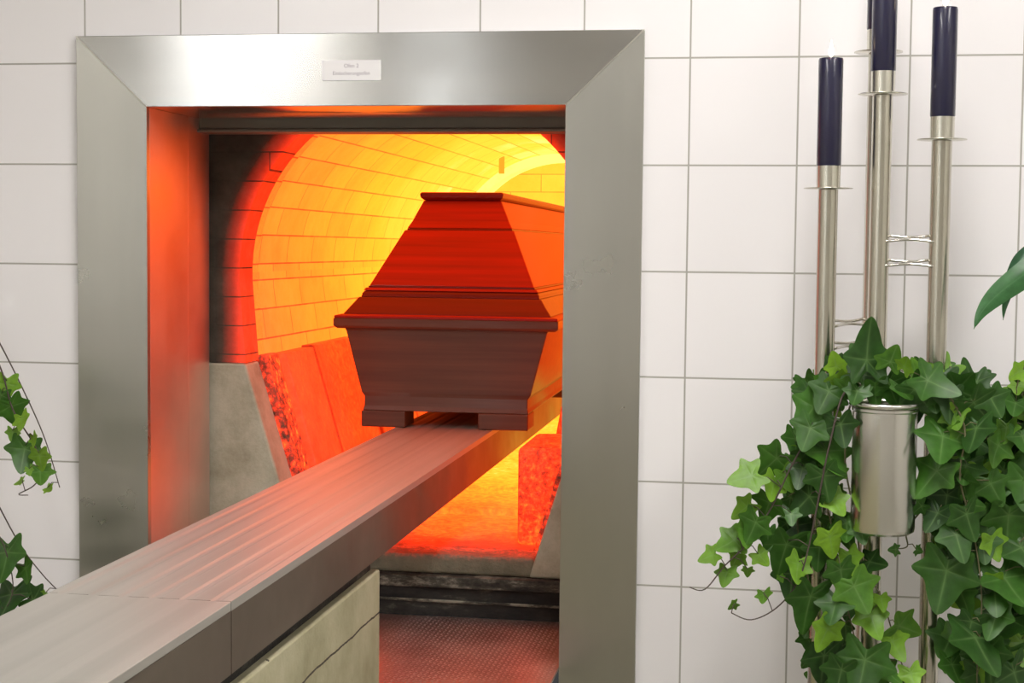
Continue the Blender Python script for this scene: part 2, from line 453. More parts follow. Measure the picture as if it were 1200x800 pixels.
# flames at the back right
def flame_mat():
    t = NT('flame'); x, y, z = t.sep(t.pos())
    e = t.n('ShaderNodeEmission'); tr = t.n('ShaderNodeBsdfTransparent'); mx = t.n('ShaderNodeMixShader')
    e.inputs[0].default_value = (1, .66, .08, 1); e.inputs[1].default_value = 1.6
    lw = t.n('ShaderNodeLayerWeight'); lw.inputs[0].default_value = .35
    t.l(t.maprange(lw.outputs['Facing'], .1, .85, .75, 0), mx.inputs[0]); t.l(tr.outputs[0], mx.inputs[1]); t.l(e.outputs[0], mx.inputs[2])
    t.l(mx.outputs[0], t.out.inputs[0]); return t.m
M['flame'] = flame_mat()
fl = thing('flames', 'bright yellow flames licking up from the hearth to the right of the coffin', 'flames', (-.40, 1.6, .80))
for (x, y, r, h, lean_) in ((-.40, 1.35, .055, .20, .03), (-.33, 1.60, .06, .26, -.02), (-.44, 1.9, .07, .18, .02), (-.36, 2.2, .07, .30, -.03)):
    bm = bmesh.new(); lathe(bm, [(0, 0), (r * .7, .015), (r, h * .22), (r * .8, h * .45), (r * .42, h * .72), (r * .12, h * .93), (0, h)], 0, 0, 20)
    for v in bm.verts:
        k = v.co.z / h; v.co.x += x + lean_ * math.sin(k * 3) + .012 * math.sin(k * 9 + x * 20); v.co.y += y + .02 * math.sin(k * 5); v.co.z += .80
    link('tongue', bm, M['flame'], fl, smooth=True)

# ------------------------------------------------------------------ tread plate inside the opening
def tread():
    t = NT('glow tinted tread plate'); x, y, z = t.sep(t.pos())
    # lens-shaped lugs in alternating directions
    s = .021
    u = t.math('DIVIDE', t.math('ADD', x, y), s); v = t.math('DIVIDE', t.math('SUBTRACT', x, y), s)
    def lug(a, b, oa, ob):
        fa = t.math('SUBTRACT', t.math('FRACT', t.math('ADD', a, oa)), .5); fb = t.math('SUBTRACT', t.math('FRACT', t.math('ADD', b, ob)), .5)
        q = t.math('ADD', t.math('MULTIPLY', t.math('MULTIPLY', fa, fa), 6.5), t.math('MULTIPLY', t.math('MULTIPLY', fb, fb), 60))
        return t.math('SUBTRACT', 1.0, q, clamp=True)
    h = t.math('MAXIMUM', lug(u, v, 50.0, 50.0), lug(v, u, 50.5, 50.5))
    t.bump(h, 1.0, .0032)
    n = t.noise(t.pos(), 7, 4)
    t.l(t.ramp(n, [(.35, (.60, .44, .41)), (.65, (.82, .66, .62))]), t.b.inputs['Base Color'])  # base tinted pink, painting in the reflected furnace glow
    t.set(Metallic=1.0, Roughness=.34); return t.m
M['tread'] = tread()
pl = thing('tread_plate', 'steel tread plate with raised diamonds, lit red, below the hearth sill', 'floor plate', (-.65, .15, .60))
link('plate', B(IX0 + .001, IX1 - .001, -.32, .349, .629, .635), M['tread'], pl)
link('front_lip', B(IX0 + .001, IX1 - .001, -.324, -.3205, .56, .635), M['steel_h'], pl, bevel=.001)
for x in (-1.0, -.30):
    link('bracket', B(x - .02, x + .02, .02, .34, .58, .6285), M['black'], pl)

# ------------------------------------------------------------------ charging beam and its base
def beam_top():
    t = NT('ribbed stainless beam'); p = t.pos(); x, y, z = t.sep(p)
    t.bump(t.noise(t.mapping(p, (300, 4, 300)), 1, 3), .12, .002)
    st = t.noise(t.mapping(p, (26, .25, 1)), 1, 2)
    c = t.ramp(st, [(.3, (.385, .375, .34)), (.7, (.49, .475, .435))])
    t.l(c, t.b.inputs['Base Color']); t.set(Metallic=.6, Roughness=.45); return t.m
M['beam'] = beam_top()
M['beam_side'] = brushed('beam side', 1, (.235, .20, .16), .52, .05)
M['housing'] = None
BX0, BX1, BT, BB = -.742, -.500, 1.0, .908
bmn = thing('charging_beam', 'long ribbed stainless steel beam reaching into the furnace and carrying the coffin', 'beam', (-.62, -.4, BB))
def rib_top(x0, x1, n=6):
    pts = [(x0, BT - .012), (x0, BT)]
    w = (x1 - x0) / n
    for i in range(n):
        a = x0 + i * w
        pts += [(a + w * .30, BT), (a + w * .42, BT - .0013), (a + w * .58, BT - .0013), (a + w * .70, BT)]
    pts += [(x1, BT), (x1, BT - .012)]
    return pts
link('deck', prism(bmesh.new(), rib_top(BX0, BX1), -1.12, 2.45), M['beam'], bmn)
link('deck', B(BX0, BX1, -2.9, -1.121, BT - .012, BT), M['beam'], bmn, bevel=.001)
bm = bmesh.new(); box(bm, BX0, BX0 + .006, -2.9, 2.45, BB, BT - .0121); box(bm, BX0, BX1, 2.444, 2.45, BB, BT - .0121)
link('left_web', bm, M['beam_side'], bmn)
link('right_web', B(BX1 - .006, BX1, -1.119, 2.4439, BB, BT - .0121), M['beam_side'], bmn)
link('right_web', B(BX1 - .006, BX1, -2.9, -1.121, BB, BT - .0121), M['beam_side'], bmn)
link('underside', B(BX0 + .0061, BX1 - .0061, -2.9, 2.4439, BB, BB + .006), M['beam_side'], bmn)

def plinth_mat():
    t = NT('worn cement casing'); p = t.pos(); x, y, z = t.sep(p)
    c = t.ramp(t.noise(p, 6, 6, .65), [(.3, (.30, .28, .165)), (.55, (.42, .39, .25)), (.75, (.50, .47, .33))])
    mx = t.n('ShaderNodeMix', data_type='RGBA')
    # one thin wavy joint and a few worn holes
    w = t.math('ADD', z, t.math('MULTIPLY', t.math('SUBTRACT', t.noise(p, 9, 4), .5), .018))
    j = t.math('LESS_THAN', t.math('ABSOLUTE', t.math('SUBTRACT', w, .805)), .0018)
    vo = t.n('ShaderNodeTexVoronoi'); vo.inputs['Scale'].default_value = 7; t.l(t.mapping(p, (1, 1, .5)), vo.inputs['Vector'])
    hl = t.math('LESS_THAN', vo.outputs['Distance'], .052)
    f = t.math('MAXIMUM', j, hl); t.l(f, mx.inputs[0]); t.l(c, mx.inputs[6]); mx.inputs[7].default_value = (.05, .04, .025, 1)
    t.l(mx.outputs[2], t.b.inputs['Base Color']); t.set(Roughness=.85)
    t.bump(t.math('SUBTRACT', t.noise(p, 45, 6, .7), f), .5, .004); return t.m
M['plinth'] = plinth_mat()
ba = thing('machine_base', 'worn beige cement base with cracks under the steel beam', 'base', (-.62, -1.5, 0))
link('casing', B(-.738, -.508, -2.85, -.33, 0, .880), M['plinth'], ba, bevel=.004)
link('gap_shade_strip', B(-.728, -.522, -2.83, -.345, .8801, .9079), M['black'], ba)  # dark strip that paints the shadow in the gap below the beam

# ------------------------------------------------------------------ coffin
def wood(name, col, gloss=.3, axis=0, coat=.6):
    t = NT(name); p = t.pos(); sc = [60, 60, 60]; sc[axis] = 2
    n = t.noise(t.mapping(p, tuple(sc)), 1, 5, .6)
    t.l(t.ramp(n, [(.3, tuple(c * .6 for c in col)), (.7, col)]), t.b.inputs['Base Color'])
    t.set(Roughness=gloss, Coat_Weight=coat, Coat_Roughness=.12, Specular_IOR_Level=.3); t.bump(n, .08, .002); return t.m
M['lid'] = wood('red stained wood', (.27, .008, .005), .6, coat=.10)
M['lid_dark'] = wood('dark red moulding', (.11, .006, .004), .5, coat=.1)
M['body'] = wood('dark brown wood', (.095, .055, .035), .5, coat=.25)
CC, Y0, Y1 = -.619, .75, 2.60
def loft(levels, name, mat, parent, bevel=.002):
    """levels of (half width at the foot, z, front setback); the far end is a little narrower"""
    bm = bmesh.new(); rings = []
    for hw, z, sb in levels:
        y0, y1 = Y0 + sb, Y1 - sb; k = .93
        zz = z - (z - 1.04) * .05 if False else z
        rings.append([bm.verts.new(q) for q in ((CC - hw, y0, z), (CC + hw, y0, z), (CC + hw * k, y1, zz), (CC - hw * k, y1, zz))])
    for a, b in zip(rings, rings[1:]):
        for i in range(4): bm.faces.new((a[i], a[(i + 1) % 4], b[(i + 1) % 4], b[i]))
    bm.faces.new(rings[0][::-1]); bm.faces.new(rings[-1])
    return link(name, bm, mat, parent, bevel=bevel)
co = thing('coffin', 'dark red wooden coffin with tapered lid on the beam inside the furnace', 'coffin', (CC, Y0, BT))
loft([(.206, 1.0402, .002), (.203, 1.052, .006), (.203, 1.075, .008), (.210, 1.085, .006), (.249, 1.236, .002), (.252, 1.2408, .0)], 'body', M['body'], co)
for x0, x1 in ((CC - .208, CC - .098), (CC + .083, CC + .206)):
    for ya in (Y0 - .004, 1.60, 2.45):
        link('foot', B(x0, x1, ya, ya + .10, BT + .0003, 1.040), M['body'], co, bevel=.003)
loft([(.270, 1.241, -.006), (.278, 1.247, -.012), (.278, 1.2665, -.012)], 'rim', M['body'], co)
loft([(.276, 1.2667, -.010), (.276, 1.2725, -.010), (.262, 1.276, .0)], 'lid_edge', M['lid'], co, .001)
loft([(.258, 1.2762, .006), (.240, 1.300, .026), (.228, 1.317, .042)], 'lid_skirt', M['lid_dark'], co)
loft([(.224, 1.3172, .046), (.222, 1.3215, .048), (.222, 1.326, .050), (.216, 1.333, .056)], 'lid_moulding', M['lid_dark'], co)
loft([(.219, 1.3332, .053), (.214, 1.340, .058)], 'lid_moulding', M['lid'], co, .001)
loft([(.209, 1.3402, .063), (.209, 1.3445, .063)], 'lid_moulding', M['lid_dark'], co, .001)
loft([(.207, 1.3447, .065), (.140, 1.484, .160)], 'lid_panel', M['lid'], co)
loft([(.136, 1.4842, .164), (.134, 1.489, .166)], 'lid_moulding', M['lid_dark'], co, .001)
loft([(.135, 1.4892, .165), (.124, 1.508, .178), (.118, 1.522, .184), (.100, 1.560, .200)], 'lid_panel', M['lid'], co)
loft([(.098, 1.5602, .196), (.106, 1.567, .188), (.108, 1.577, .186), (.104, 1.581, .190)], 'lid_cap', M['lid_dark'], co)

# ------------------------------------------------------------------ candle stand
M['pole'] = brushed('stainless pole', 2, (.60, .575, .50), .22, .05)
M['cup'] = brushed('satin steel cup', 2, (.72, .70, .62), .24, .05)
M['vase'] = brushed('satin steel vase', 2, (.78, .77, .73), .22, .05)
M['bracket'] = simple('polished steel bracket', (.75, .73, .68), .15, 1.0)
PY = -.25
poles = [('left', .249, PY, 1.548), ('centre', .3355, PY, 1.706), ('right', .434, PY, 1.630), ('behind', .331, -.185, 1.784)]
st = thing('candle_stand', 'tall stainless candle stand with four upright tubes in front of white tiles', 'candle stand', (.34, -.23, 0))
for nm, x, y, z in poles:
    link('pole', lathe(bmesh.new(), [(.0, .020), (.0168, .020), (.0168, z - .002), (0, z - .002)], x, y, 36), M['pole'], st, smooth=False)
    bm = bmesh.new(); lathe(bm, [(0, z - .0020), (.041, z - .0002), (.041, z + .0008), (0, z + .0006)], x, y, 40)
    link('drip_dish', bm, M['cup'], st, smooth=True)
    bm = bmesh.new(); lathe(bm, [(0, z + .0009), (.0198, z + .0009), (.0202, z + .038), (.0192, z + .038), (.0190, z + .004), (0, z + .004)], x, y, 40)
    link('candle_cup', bm, M['cup'], st)
for o in [o for o in C.objects if o.name.startswith(('pole', 'candle_cup'))]:
    for p in o.data.polygons: p.use_smooth = True
    o.modifiers.new('e', 'EDGE_SPLIT').split_angle = math.radians(40)
link('base_plate', lathe(bmesh.new(), [(0, 0), (.20, 0), (.20, .014), (.19, .020), (0, .020)], .34, -.235, 64), M['pole'], st, bevel=.002)
def ring_bracket(xa, ya, xb, yb, z, parent):
    """two waisted wire loops that clasp a pole at each end"""
    bm = bmesh.new(); a, b = Vector((xa, ya, z)), Vector((xb, yb, z)); d = (b - a); d.normalize(); a = a + d * .012; b = b - d * .012
    Lg = (b - a).length; n = (Vector((-d.y, d.x, 0)) * .9 + Vector((0, 0, .42)))
    pts = []; R_ = .0125
    for i in range(9):
        th = PI / 2 + PI * i / 8; pts.append(a + d * R_ * .6 * math.cos(th) + n * R_ * math.sin(th))
    for i in range(1, 10):
        k = i / 10; pts.append(a + d * Lg * k - n * R_ * (1 - .62 * math.sin(PI * k)))
    for i in range(9):
        th = -PI / 2 + PI * i / 8; pts.append(b + d * R_ * .6 * math.cos(th) + n * R_ * math.sin(th))
    for i in range(1, 10):
        k = 1 - i / 10; pts.append(a + d * Lg * k + n * R_ * (1 - .62 * math.sin(PI * k)))
    tube(bm, pts, .0026, 10, closed=True)
    link('clamp_ring', bm, M['bracket'], parent, smooth=True)
for z in (1.465, 1.424): ring_bracket(.3355, PY, .434, PY, z, st)
for z in (1.320, 1.282): ring_bracket(.249, PY, .331, -.185, z, st)

# candles
def wax():
    t = NT('navy wax'); t.set(Base_Color=(.012, .011, .038), Roughness=.28, Coat_Weight=.5, Coat_Roughness=.1)
    t.b.inputs['Subsurface Weight'].default_value = .05
    t.bump(t.noise(t.pos(), 30, 3), .05, .003); return t.m
M['wax'] = wax()
M['wick'] = simple('burnt wick', (.01, .01, .01), .9)
def fmat():
    t = NT('candle flame'); t.set(Base_Color=(0, 0, 0), Roughness=1.0, Emission_Color=(1, .80, .52), Emission_Strength=7.0); return t.m
M['cflame'] = fmat()
lab = {'left': 'short navy blue candle with small flame on the leftmost steel tube',
       'centre': 'navy blue candle cut by the top edge on the front middle tube',
       'right': 'navy blue candle with flame on the rightmost steel tube near the top edge',
       'behind': 'navy blue candle mostly hidden behind the front middle candle'}
for nm, x, y, z in poles:
    c = thing('candle', lab[nm], 'candle', (x, y, z + .0045), 'navy candles on the stand')
    zt = z + .0045 + .214
    bm = bmesh.new(); lathe(bm, [(0, z + .0045), (.0186, z + .0045), (.0188, z + .037), (.0206, z + .040), (.0206, zt - .004), (.0198, zt), (.017, zt - .0015), (.010, zt - .006), (0, zt - .007)], x, y, 40)
    o = link('wax_body', bm, M['wax'], c, smooth=True)
    e = o.modifiers.new('e', 'EDGE_SPLIT'); e.split_angle = math.radians(40)
    bm = bmesh.new(); tube(bm, [(x, y, zt - .0072), (x + .0004, y, zt + .004), (x + .0015, y, zt + .008)], .0009, 6); link('wick', bm, M['wick'], c)
    bm = bmesh.new(); lathe(bm, [(0, zt + .002), (.0032, zt + .005), (.0046, zt + .010), (.0040, zt + .016), (.0020, zt + .024), (0, zt + .032)], x, y, 16)
    link('flame', bm, M['cflame'], c, smooth=True)

# vase clamped in front of the stand
VX, VY, VZ0, VZ1 = .3465, -.325, .978, 1.193
va = thing('vase', 'brushed stainless steel cylinder vase hanging on the candle stand, full of ivy', 'vase', (VX, VY, VZ0))
r = .0525
bm = bmesh.new(); lathe(bm, [(0, VZ0), (r - .006, VZ0), (r - .001, VZ0 + .004), (r, VZ0 + .010), (r, VZ1 - .014), (r + .0015, VZ1 - .012), (r + .0015, VZ1 - .008), (r - .002, VZ1 - .006), (r - .002, VZ0 + .008), (0, VZ0 + .008)], VX, VY, 64)
link('vessel', bm, M['vase'], va, smooth=True).modifiers.new('e', 'EDGE_SPLIT').split_angle = math.radians(35)
bm = bmesh.new(); lathe(bm, [(r - .003, VZ1 - .0058), (r + .004, VZ1 - .006), (r + .0065, VZ1 - .002), (r + .005, VZ1 + .002), (r - .003, VZ1 + .002), (r - .003, VZ1 - .0058)], VX, VY, 64)
link('rim', bm, M['vase'], va, smooth=True)
M['soil'] = simple('potting soil', (.03, .02, .012), .95)
link('soil', lathe(bmesh.new(), [(0, VZ1 - .035), (r - .0025, VZ1 - .035), (r - .0025, VZ1 - .022), (0, VZ1 - .018)], VX, VY, 40), M['soil'], va)
bm = bmesh.new(); tube(bm, [(.3355, PY - .0172, 1.11), (VX, VY + r, 1.11)], .006, 8); link('clip', bm, M['bracket'], va)

# ------------------------------------------------------------------ plants
def leaf_mat(name, c0, c1, c2, vein, gloss=.38):
    t = NT(name)
    a = t.n('ShaderNodeAttribute'); a.attribute_name = 'tint'; v = t.n('ShaderNodeAttribute'); v.attribute_name = 'vein'
    col = t.ramp(a.outputs['Fac'], [(0.0, c0), (.45, c1), (1.0, c2)])
    mot = t.noise(t.pos(), 55, 4)
    hs = t.n('ShaderNodeHueSaturation'); t.l(col, hs.inputs['Color']); t.l(t.maprange(mot, .3, .7, .8, 1.2), hs.inputs['Value'])
    mx = t.n('ShaderNodeMix', data_type='RGBA'); t.l(t.math('MULTIPLY', t.math('POWER', v.outputs['Fac'], 8.0), .5), mx.inputs[0])
    t.l(hs.outputs[0], mx.inputs[6]); mx.inputs[7].default_value = vein + (1,)
    t.l(mx.outputs[2], t.b.inputs['Base Color']); t.set(Roughness=gloss)
    t.b.inputs['Specular IOR Level'].default_value = .35
    # light through the blade
    tl = t.n('ShaderNodeBsdfTranslucent'); t.l(mx.outputs[2], tl.inputs[0]); ms = t.n('ShaderNodeMixShader'); ms.inputs[0].default_value = .22
    t.l(t.b.outputs[0], ms.inputs[1]); t.l(tl.outputs[0], ms.inputs[2]); t.l(ms.outputs[0], t.out.inputs[0])
    return t.m
M['ivy'] = leaf_mat('ivy leaf', (.014, .044, .010), (.048, .145, .016), (.22, .42, .03), (.20, .34, .11))
M['broad'] = leaf_mat('broad leaf', (.018, .06, .03), (.045, .14, .05), (.1, .25, .06), (.12, .25, .12), .3)
M['stem'] = simple('ivy stem', (.13, .12, .055), .7)
M['stem_dark'] = simple('dark bare stem', (.07, .05, .04), .7)

# outline of a five-lobed ivy leaf, tip towards -v; (u, v, vein)
IVY_OUT = [(0, .10, 1), (.10, .22, 0), (.23, .33, 0), (.40, .38, .9), (.39, .22, 0), (.36, .09, 0), (.45, .02, 0), (.61, -.10, .95), (.47, -.19, 0), (.30, -.24, 0), (.27, -.40, 0), (.16, -.60, 0), (0, -.80, 1)]
def add_leaf(bm, lt, lv, pos, size, ang, tint, tilt, roll, curl, rng, kind='ivy'):
    out = IVY_OUT + [(-u, v, w) for u, v, w in IVY_OUT[-2:0:-1]]
    n = len(out); c = (0, -.04)
    asym = rng.uniform(.85, 1.15); long_ = rng.uniform(.9, 1.12)
    def place(u, v):
        if u > 0: u *= asym
        v2 = v * long_
        rr = math.hypot(u, v2)
        w = -curl * rr * rr * .55 + .06 * abs(u) - .02
        return Vector((u, w, v2)) * size
    rot = Matrix.Rotation(roll, 4, 'Z') @ Matrix.Rotation(tilt, 4, 'X') @ Matrix.Rotation(-math.radians(ang), 4, 'Y')
    P = Vector(pos)
    cv = bm.verts.new(P + rot @ place(*c)); cv[lt] = tint; cv[lv] = 1
    mid, ov = [], []
    for i, (u, v, w) in enumerate(out):
        mu, mv = c[0] + (u - c[0]) * .52, c[1] + (v - c[1]) * .52
        q = bm.verts.new(P + rot @ (place(mu, mv) + Vector((0, (.0 if w > .5 else -.035) * size, 0)))); q[lt] = tint; q[lv] = w * .97 if w > .5 else .45; mid.append(q)
        q = bm.verts.new(P + rot @ place(u, v)); q[lt] = tint + .06; q[lv] = w * .9; ov.append(q)
    for i in range(n):
        j = (i + 1) % n
        f = bm.faces.new((cv, mid[i], mid[j])); f.smooth = True
        f = bm.faces.new((mid[i], ov[i], ov[j], mid[j])); f.smooth = True
    return rot @ place(0, .06) + P

def nearest(p, polys):
    best = None
    for P in polys:
        for q in P:
            d = (q - p).length
            if best is None or d < best[0]: best = (d, q)
    return best[1]

def ivy_plant(key, root, stems_bare=()):
    vines, leaves = IVY[key]; rng = random.Random(len(leaves) * 7 + 3)
    polys = [spline(v, 6) for v in vines]
    # leaves go with the vine they grow from
    per = [[] for _ in polys]
    for lf in leaves:
        p = Vector(lf[:3]); d = [min((q - p).length for q in P) for P in polys]
        per[d.index(min(d))].append(lf)
    for i, lst in enumerate(per):
        bs = bmesh.new(); tube(bs, polys[i], .0019, 6, r2=.0010)
        bm = bmesh.new(); lt = bm.verts.layers.float.new('tint'); lv = bm.verts.layers.float.new('vein')
        for (x, y, z, s, a, sh) in lst:
            at = add_leaf(bm, lt, lv, (x, y, z), s * 1.02, a + rng.uniform(-12, 12), min(1, max(0, sh + rng.uniform(-.07, .07))), rng.uniform(-.75, .5), rng.uniform(-.7, .7), rng.uniform(.1, .9), rng)
            q = nearest(at, [polys[i]])
            if (q - at).length > .004:
                m = (q + at) / 2 + Vector((0, -.004, .006)); tube(bs, [q, m, at], .0009, 5)
        vine = link('vine', bs, M['stem_dark'] if i in stems_bare else M['stem'], root, smooth=True)
        if not lst: bm.free(); continue
        me = bpy.data.meshes.new('leaves'); bm.to_mesh(me); bm.free(); me.materials.append(M['ivy'])
        o = bpy.data.objects.new('leaves', me); C.objects.link(o); o.parent = vine
        ss = o.modifiers.new('s', 'SUBSURF'); ss.levels = 1; ss.render_levels = 1; ss.boundary_smooth = 'PRESERVE_CORNERS'
